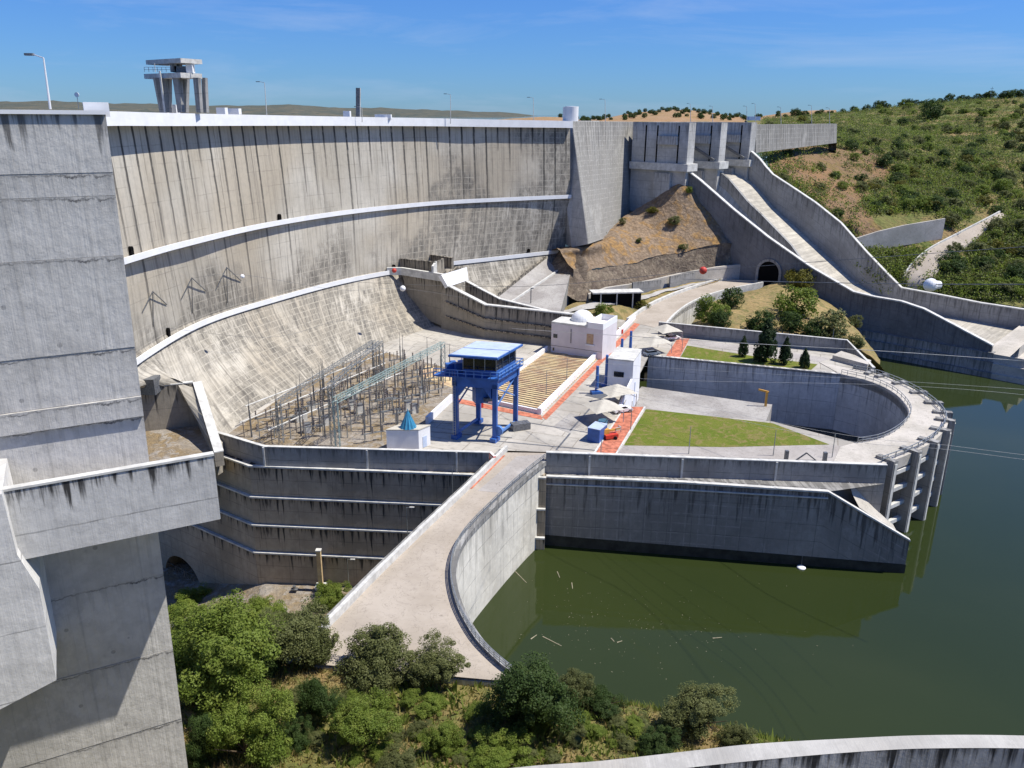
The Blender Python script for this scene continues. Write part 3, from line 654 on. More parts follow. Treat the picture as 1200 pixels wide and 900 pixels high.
# road plus the pier it stands on
b = MB(); poly = lft+rgt[::-1]; b.prism([(p.x, p.y) for p in poly], -2, RZ-.35); structure(b.build('road_embankment', M['lit']))
b = MB(); b.face([Vector((p.x, p.y, RZ)) for p in poly][::-1]); structure(b.build('road', M['road']))
rd = thing('road_wall', Z(560, 690, 2), 'pale lit road wall curving along the water with dark railing on top', 'wall')
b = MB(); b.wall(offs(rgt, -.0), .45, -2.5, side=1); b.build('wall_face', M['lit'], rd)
b = MB(); b.wall([p+Vector((0, 0, .35)) for p in offs(rgt, .15)], .8, RZ-.45, side=1); b.build('kerb', M['grey'], rd)
b = MB()
for h in (.6, .9, 1.2):
    q = [p+Vector((0, 0, h)) for p in offs(rgt, .05)]
    for i in range(2, len(q)-1): b.beam(q[i], q[i+1], .09, .09)
for i in range(2, len(rgt), 1): q = offs(rgt, .05)[i]; b.beam(q+Vector((0, 0, .3)), q+Vector((0, 0, 1.2)), .08, .08)
b.build('railing', M['steel'], rd)
# tide band at the water line
b = MB(); b.wall(atz(offs(rgt, .03)[6:34], 1.1), .05, -.5, side=1); b.build('tide_stain', M['chan'], rd)
rp_ = thing('road_parapet', Z(480, 636, 15), 'pale straight parapet along the left edge of the sloping road', 'parapet')
b = MB(); b.wall([p+Vector((0, 0, 1.05)) for p in lft], .5, 8, side=1); b.build('parapet_body', M['cap'], rp_)
b = MB(); b.wall([p+Vector((0, 0, .18)) for p in offs(lft, 1.1)], 1.1, RZ, side=1); b.build('gutter_kerb', M['grey'], rp_)

# ================================================================== PLATFORM
def sheet_poly(name, pts, mat, z, th=.02):
    return MB().prism([(p.x, p.y) for p in pts], z-th-.5, z).build(name, mat)
ring_in = [Z(*q, PZ) for q in ((1003, 519), (1030, 514), (1052, 502), (1064, 487), (1060, 474), (1044, 459), (1018, 447), (985, 439))]
ring_in = cat(ring_in, 26)
basin = [Z(728, 479, PZ), Z(905, 494, PZ)]+ring_in+[Z(760, 417, PZ)]
ring_out = cat([Z(*q, PZ) for q in ((1036, 544), (1070, 531), (1096, 516), (1110, 499), (1109, 487), (1095, 472), (1070, 456), (1040, 443), (1020, 437), (1000, 433))], 36)
# south part
south = [Z(200, 520, PZ), PC_+Vector((1, .5, 0)), PB_+Vector((1, .5, 0)), PA+Vector((0, .5, 0)), Z(592, 530, PZ), Z(652, 531, PZ), u0+Vector((0, .5, 0)), u1+Vector((0, .5, 0))]
north = [Z(1000, 431, PZ), Z(1000, 417, PZ), Z(960, 412, PZ), Z(800, 396, PZ), Z(778, 389, PZ), Z(800, 360, PZ), Z(840, 340, PZ), Z(895, 328, PZ), Z(905, 318, PZ), Z(850, 324, PZ), Z(790, 344, PZ), Z(737, 376, PZ), Z(640, 360, PZ), Z(470, 340, PZ), Z(300, 400, PZ)]
A_poly = south+[Z(1003, 519, PZ), Z(905, 494, PZ), Z(728, 479, PZ), Z(760, 417, PZ)]+[ring_in[-1]]+north
A_poly = [p for i, p in enumerate(A_poly)]
b = MB(); b.prism(A_poly, 15.1, PZ); structure(b.build('platform_ground', M['pave']))
rd_ = [p for p in ring_out]+[Z(960, 425, PZ)]+[p for p in ring_in[::-1]]+[Z(985, 524, PZ), Z(975, 545, PZ)]
cd = thing('round_cofferdam', Z(1085, 560, 0), 'semicircular concrete cofferdam with deck, pillars and stop beams in the river', 'cofferdam')
b = MB(); b.prism(rd_, 13.6, PZ+.12); b.build('deck', M['deck'], cd)
# inner and outer walls
b = MB(); b.wall(atz([basin[0], basin[1]]+ring_in, 15.0), .5, 1, side=-1); b.build('inner_wall', M['basin'], cd)
b = MB(); b.wall(atz([ring_in[-1], basin[-1]], PZ+.15), 1.0, 1, side=-1); b.build('basin_back_wall', M['basin'], cd)
for px0, px1, nm in ((989, 994, 0), (997, 1001, 1), (1004, 1008, 2)): pass
b = MB(); b.prism([(p.x, p.y) for p in basin], 1.4, 1.6); b.build('sump_floor', M['pool'], cd)
inr = offs(ring_out, -3.2)
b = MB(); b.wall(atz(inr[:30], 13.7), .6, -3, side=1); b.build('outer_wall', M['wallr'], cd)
pil_i = [1, 4, 7, 10, 13, 16, 19, 22, 25, 28, 31]
pil_pts = []
for k_ in pil_i:
    i = int(k_); p = ring_out[i]; t = (ring_out[i+1]-ring_out[i-1]).normalized(); n = Vector((t.y, -t.x, 0)); rz = math.atan2(n.y, n.x)
    pil_pts.append((p, n)); MB().box(Vector((p.x, p.y, 0))-n*.6+Vector((0, 0, 6.3)), (3.6, 1.3, 19.6), rz).build('pillar', M['grey'], cd)
    MB().box(Vector((p.x, p.y, 0))+n*1.25+Vector((0, 0, 6.3)), (.12, .7, 18.5), rz).build('pillar_guide', M['cap'], cd)
for (p, n), (q, n2) in zip(pil_pts[:-1], pil_pts[1:]):
    for z in (2.6, 6.0, 9.4, 12.8):
        MB().beam(Vector((p.x, p.y, z))-n*.2, Vector((q.x, q.y, z))-n2*.2, .7, .75).build('stop_beam', M['cap'], cd)
def railing(path, h=1.1, step=1, mat='steel', r=.05):
    b = MB()
    for hh in (h*.5, h):
        for i in range(len(path)-1): b.beam(path[i]+Vector((0, 0, hh)), path[i+1]+Vector((0, 0, hh)), r*2, r*2)
    for p in path[::step]: b.beam(p, p+Vector((0, 0, h)), r*2, r*2)
    return b
railing([p+Vector((0, 0, .1)) for p in offs(ring_out, -.5)], 1.2, 1, r=.06).build('outer_railing', M['steel'], cd)
railing([p+Vector((0, 0, .1)) for p in offs(ring_in, .4)], 1.1, 1, r=.045).build('inner_railing', M['steel'], cd)
# raised slab inside the basin
sl_ = [Z(738, 485, 10), Z(903, 497, 10), Z(905, 478, 10), Z(750, 455, 10)]
sb = MB().prism([(p.x, p.y) for p in [Z(700, 500, 10), Z(893, 506, 10), Z(905, 474, 10), Z(880, 471, 10), Z(752, 453, 10)]], 1, 10).build('basin_slab', M['slab']); tag(sb, 'stained concrete slab inside the basin behind the lawn', 'slab')
jib = thing('jib_crane', Z(897, 476, 10), 'small ochre jib post at the edge of the stained basin slab', 'jib crane')
q = Z(897, 476, 10); MB().beam(q, q+Vector((0, 0, 3.4)), .45, .45).build('post', M['yel'], jib)
MB().beam(q+Vector((.4, 0, 3.4)), q+Vector((-1.9, .3, 3.9)), .35, .4).build('arm', M['yel'], jib)
# ground sheets
structure(sheet_poly('lawn_ground', [Z(731, 522, PZ), Z(757, 479.5, PZ), Z(905, 496, PZ), Z(972, 521, PZ), Z(850, 524, PZ)], M['lawn'], PZ+.04))
structure(sheet_poly('gravel_strip', [Z(723, 532, PZ), Z(731, 522.4, PZ), Z(850, 524.4, PZ), Z(973, 521.4, PZ), Z(990, 523, PZ), Z(1000, 542, PZ), Z(850, 535.5, PZ)], M['gravel'], PZ+.03))
structure(sheet_poly('red_path', [Z(697, 533, PZ), Z(732, 477, PZ), Z(754, 477, PZ), Z(720, 533, PZ)], M['red'], PZ+.05))
structure(sheet_poly('path_edge', [Z(720.6, 533, PZ), Z(754.6, 477, PZ), Z(756.6, 477, PZ), Z(722.6, 533, PZ)], M['cap'], PZ+.12))
structure(sheet_poly('path_edge', [Z(694, 533, PZ), Z(729, 480, PZ), Z(731, 480, PZ), Z(696.4, 533, PZ)], M['cap'], PZ+.12))
structure(sheet_poly('red_path', [Z(780, 418, PZ), Z(794, 397, PZ), Z(808, 397, PZ), Z(796, 419.5, PZ)], M['red'], PZ+.05))
structure(sheet_poly('lawn_ground', [Z(797, 420, PZ), Z(805, 405, PZ), Z(880, 417, PZ), Z(958, 427, PZ), Z(950, 434, PZ)], M['lawn'], PZ+.04))
structure(sheet_poly('gravel_strip', [Z(807, 397, PZ), Z(810, 403.5, PZ), Z(960, 424, PZ), Z(975, 420, PZ)], M['gravel'], PZ+.03))
structure(sheet_poly('red_path', [Z(635, 489, PZ), Z(744, 378, PZ), Z(750, 380, PZ), Z(640, 492, PZ)], M['red'], PZ+.05))
structure(sheet_poly('red_path', [Z(536, 467, PZ), Z(634, 487, PZ), Z(636, 492, PZ), Z(534, 472, PZ)], M['red'], PZ+.06))
structure(sheet_poly('red_path', [Z(548, 573, PZ), Z(584, 534, PZ), Z(592, 534, PZ), Z(553, 573, PZ)], M['red'], PZ+.05))
structure(sheet_poly('patched_paving', [Z(648, 500, PZ), Z(668, 484, PZ), Z(690, 490, PZ), Z(668, 508, PZ)], M['slab'], PZ+.02))
structure(sheet_poly('patched_paving', [Z(578, 560, PZ), Z(605, 535, PZ), Z(650, 531, PZ), Z(617, 556, PZ), Z(590, 578, PZ), Z(560, 575, PZ)], M['gravel'], PZ+.02))
# rail grooves
for a_, c_ in (((560, 515), (700, 528)), ((610, 494), (720, 512)), ((652, 527), (668, 508)), ((668, 505), (692, 478)), ((505, 506), (600, 513)), ((505, 495), (585, 500))):
    p, q = Z(*a_, PZ), Z(*c_, PZ); n = Vector((-(q-p).y, (q-p).x, 0)).normalized()*.18
    structure(sheet_poly('rail_groove', [p-n, q-n, q+n, p+n], M['dsteel'], PZ+.03))

# striped shed roof (boards between white kerbs)
pit2 = thing('boarded_pit', Z(630, 450, PZ), 'wide pit covered with rows of weathered yellow boards inside white kerbs', 'boarded pit')
k0, k1, k2, k3 = Z(560, 470, PZ), Z(634, 486, PZ), Z(705, 416, PZ), Z(640, 411, PZ)
def board_m():
    k = N('weathered_boards', .8, .2); o = k.tc.outputs['Object']; n = k.noise(o, .18, 5, .65); n2 = k.noise(o, 1.6, 4)
    c = k.mix(k.ramp(n, .4, .62), (.60, .46, .25), (.42, .27, .17)); c = k.mix(k.ramp(n2, .45, .75, 0, .6), c, (.66, .56, .36)); k.col(c); return k.m
M['boards'] = board_m()
b = MB(); nb = 36
for i in range(nb):
    t0, t1 = (i+.12)/nb, (i+.62)/nb
    e = lambda t: (k0.lerp(k3, t), k1.lerp(k2, t))
    (a0, b0), (a1, b1) = e(t0), e(t1); up = Vector((0, 0, .22)); dn = Vector((0, 0, .02))
    b.hexa([a0+dn, b0+dn, b1+dn, a1+dn], [a0+up, b0+up, b1+up, a1+up])
b.build('boards', M['boards'], pit2)
b = MB(); b.face([Vector((p.x, p.y, PZ+.015)) for p in (k0, k1, k2, k3)]); b.build('pit_floor', M['slab'], pit2)
b = MB(); b.wall([p+Vector((0, 0, 1.3)) for p in (k3, k0)], .6, PZ); b.build('kerb', M['white'], pit2)
b = MB(); b.wall([p+Vector((0, 0, .9)) for p in (k0, k1)], .5, PZ); b.build('kerb', M['wallwhite'], pit2)
kk = [k1+Vector((0, 0, 1.3)), Z(745, 374, PZ)+Vector((0, 0, 1.3))]
rwk = thing('roadside_kerb', k1, 'long white kerb wall between the boarded pit and the platform road', 'kerb wall')
b = MB(); b.wall(kk, .8, PZ); b.build('kerb_body', M['white'], rwk)
# striped white/blue parapet by the hut
b = MB(); p0, p1 = Z(502, 497, PZ), Z(531, 470, PZ); b.wall([p0+Vector((0, 0, 1.5)), p1+Vector((0, 0, 1.5))], .6, PZ)
tag(b.build('low_white_wall', M['wallwhite']), 'low white wall between the cone roofed hut and the blue gantry', 'wall')

# ================================================================== HUT WITH CONE ROOF
q = Z(490, 526, PZ); ax = math.radians(0)
c_l, c_m, c_r = Z(453.5, 527, PZ), Z(491, 527, PZ), Z(504.5, 521, PZ)
ux = (c_m-c_l); uy = Vector((c_r.x-c_m.x, c_r.y-c_m.y, 0)); c_b = c_l+uy
hut = thing('cone_roof_hut', c_m, 'small white hut topped by a turquoise ribbed cone', 'hut')
up = Vector((0, 0, 3.7)); pl4 = [c_l, c_m, c_r, c_b]
MB().hexa(pl4, [p+up for p in pl4]).build('wall', M['wallwhite'], hut)
cen = sum(pl4, Vector())/4; e4 = [cen+(p-cen)*1.03 for p in pl4]
MB().hexa([p+up+Vector((0, 0, .01)) for p in e4], [p+up+Vector((0, 0, .2)) for p in e4]).build('roof', M['canvas'], hut); hrf = [o for o in hut.children if o.name.startswith('roof')][0]
b = MB(); nseg = 24; ctr = cen+up+Vector((0, 0, .2)); R_ = 1.55; hgt = 3.0
for i in range(nseg):
    a0, a1 = 2*math.pi*i/nseg, 2*math.pi*(i+1)/nseg; r0, r1 = (R_*1.0, R_*.86) if i % 2 else (R_*.86, R_)
    P0 = ctr+Vector((r0*math.cos(a0), r0*math.sin(a0), 0)); P1 = ctr+Vector((r1*math.cos(a1), r1*math.sin(a1), 0))
    b.face([P0, P1, ctr+Vector((r1*.12*math.cos(a1), r1*.12*math.sin(a1), hgt)), ctr+Vector((r0*.12*math.cos(a0), r0*.12*math.sin(a0), hgt))])
b.tube(ctr+Vector((0, 0, hgt-.1)), ctr+Vector((0, 0, hgt+.5)), .16, .05); b.build('cone', M['cone'], hrf)
n_ = Vector((uy.y, -uy.x, 0)).normalized(); dpos = c_m+uy*.5+n_*.03
MB().box(dpos+Vector((0, 0, 1.1)), (1.0, .08, 2.1), math.atan2(uy.y, uy.x)).build('door', M['roofsheet'], hut)

# ================================================================== BLUE GANTRY CRANE
FL, FR, BR, BL = Z(535, 513, PZ), Z(580, 517, PZ), Z(604, 499, PZ), Z(557, 489, PZ)
BL = FL+(BR-FR)
cr_ = thing('gantry_crane', (FL+BR)/2, 'tall blue gantry crane with roofed cabin standing on the platform', 'gantry crane')
hz = 11.2; HV = Vector((0, 0, hz))
ex = (FR-FL).normalized(); ey = (BR-FR).normalized()
for p in (FL, FR, BR, BL):
    MB().box(p+Vector((0, 0, hz/2+.3)), (.82, 1.0, hz-.6), math.atan2(ex.y, ex.x)).build('leg', M['blue'], cr_)
    MB().box(p+Vector((0, 0, .4)), (2.0 if p in (FL, FR) else 1.7, 1.2, .8), math.atan2(ey.y, ey.x)).build('bogie', M['blue'], cr_)
for p, q in ((FL, FR), (BL, BR)):
    b = MB(); b.beam(p+HV-ex*.6, q+HV+ex*.6, 1.0, 1.7)
    for s_, d_ in ((p, ex), (q, -ex)): # haunches
        a0 = s_+HV-Vector((0, 0, .85)); n_ = ey*.45
        tri = [a0+d_*.55, a0+d_*2.0, a0+d_*.55-Vector((0, 0, 2.0))]
        A, B = [v+n_ for v in tri], [v-n_ for v in tri]; b.face(A); b.face(B[::-1])
        for i in range(3): j = (i+1) % 3; b.face([A[j], A[i], B[i], B[j]])
    b.build('portal_girder', M['blue'], cr_)
for p, q in ((FL, BL), (FR, BR)):
    MB().beam(p+HV+ey*.5, q+HV-ey*.5, .9, 1.6).build('side_girder', M['blue'], cr_)
    MB().beam(p+Vector((0, 0, 1.)), q+Vector((0, 0, 1.)), .35, .4).build('tie_beam', M['bluel'], cr_)
zc = hz+.87; over = -ex*7.5
dk = [FL+over*.5-ey*.8, FR+ex*1-ey*.8, BR+ex*1+ey*.8, BL+over*.5+ey*.8]
MB().hexa([p+Vector((0, 0, zc)) for p in dk], [p+Vector((0, 0, zc+.25)) for p in dk]).build('deck', M['blue'], cr_)
railing([p+Vector((0, 0, zc+.25)) for p in [dk[0].lerp(dk[1], t) for t in LS(0, 1, 9)]+[dk[1].lerp(dk[2], t) for t in LS(.12, 1, 7)]], 1.2, 1, r=.07).build('railing', M['bluel'], cr_)
railing([p+Vector((0, 0, zc+.25)) for p in [dk[3].lerp(dk[2], t) for t in LS(0, 1, 9)]], 1.2, 1, r=.07).build('railing', M['bluel'], cr_)
# machinery
b = MB()
for t, s_, d_ in ((.10, .35, (1.6, 1.2, 1.3)), (.16, .65, (1.2, 2, .9)), (.26, .3, (1.5, 1., 1.7)), (.3, .7, (1.8, 1.4, 1.2)), (.22, .12, (2.2, .5, .8)), (.05, .6, (1, 2.2, .8))):
    p = dk[0].lerp(dk[1], t).lerp(dk[3].lerp(dk[2], t), s_); b.box(p+Vector((0, 0, zc+.25+d_[2]/2)), d_, .3)
b.build('winch', M['blue'], cr_)
cb = [FL+ex*1.2+ey*.6, FR-ex*.1+ey*.6, BR-ex*.1-ey*.2, BL+ex*1.2-ey*.2]; z0 = zc+.26
MB().hexa([p+Vector((0, 0, z0)) for p in cb], [p+Vector((0, 0, z0+1.1)) for p in cb]).build('cabin', M['blue'], cr_); cbn = [o for o in cr_.children if o.name.startswith('cabin')][0]
MB().hexa([p+Vector((0, 0, z0+1.1)) for p in cb], [p+Vector((0, 0, z0+3.2)) for p in cb]).build('cabin_glazing', M['darkglass'], cbn)
cc_ = sum(cb, Vector())/4
b = MB()
for i in range(4):
    for t in (0, .33, .66): p = cb[i].lerp(cb[(i+1) % 4], t); p = cc_+(p-cc_)*1.02; b.beam(p+Vector((0, 0, z0+1.0)), p+Vector((0, 0, z0+3.5)), .14, .14)
b.build('cabin_post', M['steel'], cbn)
rf = [FL-ex*.9-ey*.9, FR+ex*.9-ey*.9, BR+ex*.9+ey*.9, BL-ex*.9+ey*.9]
T_ = [p+Vector((0, 0, z0+3.6)) for p in rf]; T2 = [p+Vector((0, 0, z0+3.95)) for p in rf]
crf = MB().hexa(T_, T2).build('roof', M['blue'], cr_)
T3 = [cc_+(Vector((p.x, p.y, 0))-Vector((cc_.x, cc_.y, 0)))*.95+Vector((0, 0, z0+3.96-cc_.z+p.z*0)) for p in rf]
T3 = [Vector((p.x, p.y, T2[0].z+.01)) for p in T3]; T4 = [p+Vector((0, 0, .1)) for p in T3]
h1 = [T3[0], T3[1], T3[1].lerp(T3[2], .47), T3[0].lerp(T3[3], .47)]; h2 = [T3[0].lerp(T3[3], .5), T3[1].lerp(T3[2], .5), T3[2], T3[3]]
for h in (h1, h2): MB().hexa(h, [p+Vector((0, 0, .1)) for p in h]).build('roof_sheet', M['roofsheet'], crf)
b = MB(); l0 = FL-ey*.75
for dx_ in (-.25, .25): b.beam(l0+ex*dx_+Vector((0, 0, .8)), l0+ex*dx_+Vector((0, 0, zc+1.2)), .07, .07)
for i_ in range(22): b.beam(l0-ex*.25+Vector((0, 0, 1+i_*.5)), l0+ex*.25+Vector((0, 0, 1+i_*.5)), .05, .05)
b.build('ladder', M['steel'], cr_)
b = MB()
for p, q in ((FL, BL), (FR, BR)): b.beam(p+Vector((0, 0, 6.2)), q+Vector((0, 0, hz-.8)), .22, .22); b.beam(q+Vector((0, 0, 6.2)), p+Vector((0, 0, hz-.8)), .22, .22)
b.build('cross_brace', M['bluel'], cr_)
MB().tube(FR+ex*.7+Vector((0, 0, 2.2))-ey*.3, FR+ex*.7+Vector((0, 0, 2.2))+ey*.3, .9, n=16).build('cable_reel', M['bluel'], cr_)
MB().box(FR+ex*.55+Vector((0, 0, 1.6))+ey*1.2, (.5, .8, 1.4), .3).build('control_box', M['cap'], cr_)
hp = FL.lerp(FR, .42).lerp(BL.lerp(BR, .42), .35)
MB().box(hp+Vector((0, 0, hz-3.2)), (2.4, 2.2, 3.0), .35).build('trolley', M['blue'], cr_); trl = [o for o in cr_.children if o.name.startswith('trolley')][0]
b = MB(); b.box(hp+ex*2.2+Vector((0, 0, hz-3.9)), (3.2, 1.6, .6), .35); b.box(hp+ex*1.8+Vector((0, 0, hz-2.4)), (.8, .8, 2.2), .35); b.build('hoist', M['dsteel'], trl)
b = MB()
for d_ in (1.4, 2.2, 3.0): b.tube(hp+ex*d_+Vector((0, 0, hz-3.8)), hp+ex*d_+Vector((0, 0, hz)), .06, n=5)
b.build('hoist_rope', M['dsteel'], trl)
b = MB(); b.box(BR+ex*1.6-ey*1.5+Vector((0, 0, .7)), (3.6, 1.8, 1.3), .4)
tag(b.build('counterweight', M['dsteel']), 'dark counterweight block beside the far right gantry leg', 'block')

# ================================================================== SWITCHYARD
def lattice_beam(b, p, q, wd, n, r=.09):
    p, q = Vector(p), Vector(q); d = (q-p); a = Vector((-d.y, d.x, 0)).normalized()*wd/2; c = Vector((0, 0, wd/2))
    if abs(d.normalized().z) > .9: a, c = Vector((wd/2, 0, 0)), Vector((0, wd/2, 0))
    co = [a+c, -a+c, -a-c, a-c]
    for o in co: b.beam(p+o, q+o, r, r)
    for i in range(n):
        u_, v_ = p+d*(i/n), p+d*((i+1)/n)
        for k in range(4): o1, o2 = co[k], co[(k+1) % 4]; b.beam(u_+o1, v_+o2, r*.6, r*.6)
    return b
def portal(px0, px1, h, name, label, mat='steel'):
    a, c = Z(*px0, PZ), Z(*px1, PZ); t = thing(name, a, label, 'steel portal', 'switchyard portals'); up = Vector((0, 0, h))
    for p in (a, c): lattice_beam(MB(), p, p+up, .8, int(h/1.2), .1).build('mast', M[mat], t)
    lattice_beam(MB(), a+up, c+up, .9, int((c-a).length/1.3), .1).build('truss', M[mat], t)
    return a+up, c+up
e1 = portal((391, 523), (449, 462), 11.5, 'lattice_portal', 'tall grey lattice portal on the dam side of the switchyard')
e2 = portal((396, 524), (520, 448), 9, 'lattice_portal', 'longest greenish lattice portal running through the switchyard to the gantry', 'green')
e3 = portal((330, 520), (440, 440), 8, 'lattice_portal', 'grey lattice portal between the busbars and the tallest portal')
for nm, (a, c, h) in enumerate((((290, 500), (455, 432), 4.2), ((283, 513), (452, 440), 3.0), ((316, 522), (470, 452), 3.0))):
    p, q = Z(*a, PZ), Z(*c, PZ); t = thing('busbar', p, ['pale tubular busbar nearest the dam face in the switchyard', 'middle pale tubular busbar on short dark posts', 'pale tubular busbar farthest from the dam face'][nm], 'busbar', 'tubular busbars')
    MB().tube(p+Vector((0, 0, h)), q+Vector((0, 0, h)), .13, n=6).build('tube', M['cap'], t)
    for k in range(7): r = p.lerp(q, (k+.1)/6.3); MB().tube(r, r+Vector((0, 0, h)), .1, n=6).build('support', M['ins'], t)
def swpost(kind):
    t = thing('insulator_post', (0, 0, 0), ['slim steel post topped by a brown insulator', 'short post carrying three insulators on a crossarm', 'tall thin lightning rod mast'][kind]+' in the switchyard', 'insulator post', ['single insulator posts', 'triple insulator posts', 'lightning rod masts'][kind])
    if kind == 0:
        MB().beam((0, 0, 0), (0, 0, 2.6), .16, .16).build('post', M['steel'], t)
        b = MB(); b.lathe((0, 0, 2.6), [(.1, 0)]+[(r, z) for i in range(5) for r, z in ((.19, i*.4+.1), (.09, i*.4+.3))]+[(.12, 2.1), (0, 2.15)], 8); b.build('insulator', M['ins'], t)
    elif kind == 1:
        b = MB()
        for x in (-1.6, 1.6): b.beam((x, 0, 0), (x, 0, 2.8), .14, .14)
        b.beam((-2.2, 0, 2.8), (2.2, 0, 2.8), .25, .25); b.build('frame', M['steel'], t)
        for x in (-1.9, 0, 1.9):
            c = MB(); c.lathe((x, 0, 2.9), [(.1, 0)]+[(r, z) for i in range(4) for r, z in ((.2, i*.4+.1), (.1, i*.4+.3))]+[(.2, 1.8), (0, 1.9)], 8); c.build('insulator', M['ins'], t)
    else:
        MB().tube((0, 0, 0), (0, 0, 6), .16, .12, 6).build('mast', M['dsteel'], t); MB().tube((0, 0, 6), (0, 0, 9), .07, .04, 5).build('rod', M['dsteel'], t)
    return t
protos = [swpost(i) for i in range(3)]; used = [False]*3
SWQ = [Z(285, 515, PZ), Z(452, 522, PZ), Z(535, 445, PZ), Z(440, 428, PZ)]
cells = [(i, j) for i in range(12) for j in range(10)]
for n_i, (i, j) in enumerate(cells):
    s_, t_ = (i+.5+random.uniform(-.35, .35))/12, (j+.5+random.uniform(-.35, .35))/10
    p = SWQ[0].lerp(SWQ[1], s_).lerp(SWQ[3].lerp(SWQ[2], s_), t_)
    if (p-cen).length < 6: continue
    k = random.choices((0, 1, 2), (4, 3, 4))[0]
    o = protos[k] if not used[k] else copy_tree(protos[k]); used[k] = True
    o.location = (p.x, p.y, PZ); o.rotation_euler[2] = .6+random.uniform(-.1, .1); o.scale[2] = random.uniform(.6, 1.15)
# overhead strung wires and equipment tanks
for i in range(5):
    p = SWQ[0].lerp(SWQ[1], .12+i*.18); q = SWQ[3].lerp(SWQ[2], .1+i*.2); b = MB(); P_ = [p.lerp(q, t)+Vector((0, 0, 6.4-1.2*math.sin(math.pi*t))) for t in LS(0, 1, 9)]
    for u_, v_ in zip(P_[:-1], P_[1:]): b.tube(u_, v_, .025, n=4, cap=False)
    tag(b.build('strung_wire', M['dsteel']), 'slack overhead wire strung across the switchyard posts', 'wire', 'switchyard wires')
tr0 = None
for i in range(16):
    s_, t_ = random.uniform(.05, .95), random.uniform(.05, .9); p = SWQ[0].lerp(SWQ[1], s_).lerp(SWQ[3].lerp(SWQ[2], s_), t_)
    if (p-cen).length < 6: continue
    if tr0 is None:
        tr0 = thing('equipment_cabinet', p, 'small grey equipment cabinet among the switchyard posts', 'cabinet', 'switchyard cabinets')
        MB().box(p+Vector((0, 0, .9)), (1.3, 1., 1.8), .6).build('cabinet_body', M['cap'], tr0); MB().box(p+Vector((0, 0, 1.86)), (1.5, 1.2, .12), .6).build('cabinet_roof', M['dsteel'], tr0)
    else: o = copy_tree(tr0); o.location = p
structure(sheet_poly('switchyard_ground', [Z(262, 512, PZ), Z(312, 523, PZ), Z(452, 526, PZ), Z(500, 498, PZ), Z(532, 468, PZ), Z(560, 440, PZ), Z(440, 410, PZ), Z(360, 445, PZ)], M['rubble'], PZ+.01))
structure(sheet_poly('sand_patch', [Z(490, 440, PZ), Z(540, 458, PZ), Z(560, 445, PZ), Z(500, 428, PZ)], M['boards'], PZ+.03))

# ================================================================== OUTLET CHANNEL BLOCKS
och = thing('outlet_works', Z(560, 420, PZ), 'brown concrete outlet works stepping from the dam towards the domed building', 'outlet works')
a0 = Z(470, 317, 30); a1 = Z(519, 325, 30); a0b = a0+Vector((4, 14, 0)); a1b = a1+Vector((4, 16, 0))
low = 16.5
MB().hexa([z_b(a0, 17.5)+Vector((3, -1, 0)), z_b(a1, 16)+Vector((0, -.3, 0)), z_b(a1b, 16), z_b(a0b, 16)], [a0, a1, a1b, a0b]).build('intake_block', M['chan'], och)
b = MB(); b.wall([a0+Vector((-4, -.6, .9)), a0+Vector((0, -.5, .9)), a1+Vector((.4, -.5, .9))], 1.0, 28.8); b.build('block_coping', M['cap'], och)
# upper small walls
p0, p1 = Y(468, 303, a0.y+4), Y(510, 307, a1.y+4); b = MB(); b.wall([p0, p1, p1+Vector((2, 6, 0))], .8, 29.5); b.build('upper_wall', M['chan'], och)
p0, p1 = Y(501, 298, a0.y+13), Y(529, 302, a1.y+13); b = MB(); b.wall([p0, p1], .8, 29.5); b.build('upper_wall', M['chan'], och)
p1 = Y(527, 304, a1.y+6); b = MB(); b.wall([Y(508, 312, a1.y+2), Y(512, 306, a1.y+5)], .6, 29.5); b.build('upper_wall', M['cap'], och)
# channel front wall
c0 = Y(523, 335, a1.y-1); c1 = Y(568, 358, a1.y-10); c2 = Y(650, 367, a1.y-17); c3 = c2+(c2-c1).normalized()*8
def_b = PZ-.2
b = MB(); b.wall([c0+Vector((-1.5, 1.5, 0)), c0, c1, c2, c3], 1.2, def_b, batter=.04); b.build('front_wall', M['chan'], och)
b = MB(); b.wall([c0+Vector((0, -.2, .3)), c1+Vector((0, -.2, .3)), c2+Vector((0, -.2, .3)), c3+Vector((0, -.2, .3))], 1.5, [p.z-.002 for p in (c0, c1, c2, c3)]); b.build('front_coping', M['cap'], och)
for f_, t_ in ((.33, 0), (.66, 0)):
    pts = [c0.lerp(z_b(c0, def_b), f_), c1.lerp(z_b(c1, def_b), f_+.02), c2.lerp(z_b(c2, def_b), f_+.06)]
    pts = [p+Vector((-.45, -.5-.04*(c1.z-p.z), 0)) for p in pts]; b = MB(); b.wall(pts, .7, [p.z-.3 for p in pts]); b.build('ledge', M['wall'], och)
# channel back wall and floor
d0, d1, d2 = Y(545, 330, a1.y+10), Y(585, 351, a1.y+2), Y(690, 377, a1.y-5)
b = MB(); b.wall([d0, d1, d2], 1.0, def_b); b.build('back_wall', M['chan'], och)
b = MB(); b.wall([d0+Vector((0, -.2, .25)), d1+Vector((0, -.2, .25)), d2+Vector((0, -.2, .25))], 1.2, [p.z-.002 for p in (d0, d1, d2)]); b.build('back_coping', M['cap'], och)
b = MB(); b.face([z_b(p, def_b+4) for p in (c0, c1, c2, d2, d1, d0)]); b.build('channel_floor', M['slab'], och)
# white hood
g = [Y(517, 322, a1.y-1.5), Y(547, 313, a1.y+8), Y(549, 328, a1.y+7), Y(525, 336, a1.y-2)]
n_ = (g[1]-g[0]).cross(g[3]-g[0]).normalized()
if n_.y > 0: n_ = -n_
b = MB(); k_ = [p-n_*1.2 for p in g]; b.hexa(k_, g); b.build('gate_hood', M['white'], och)
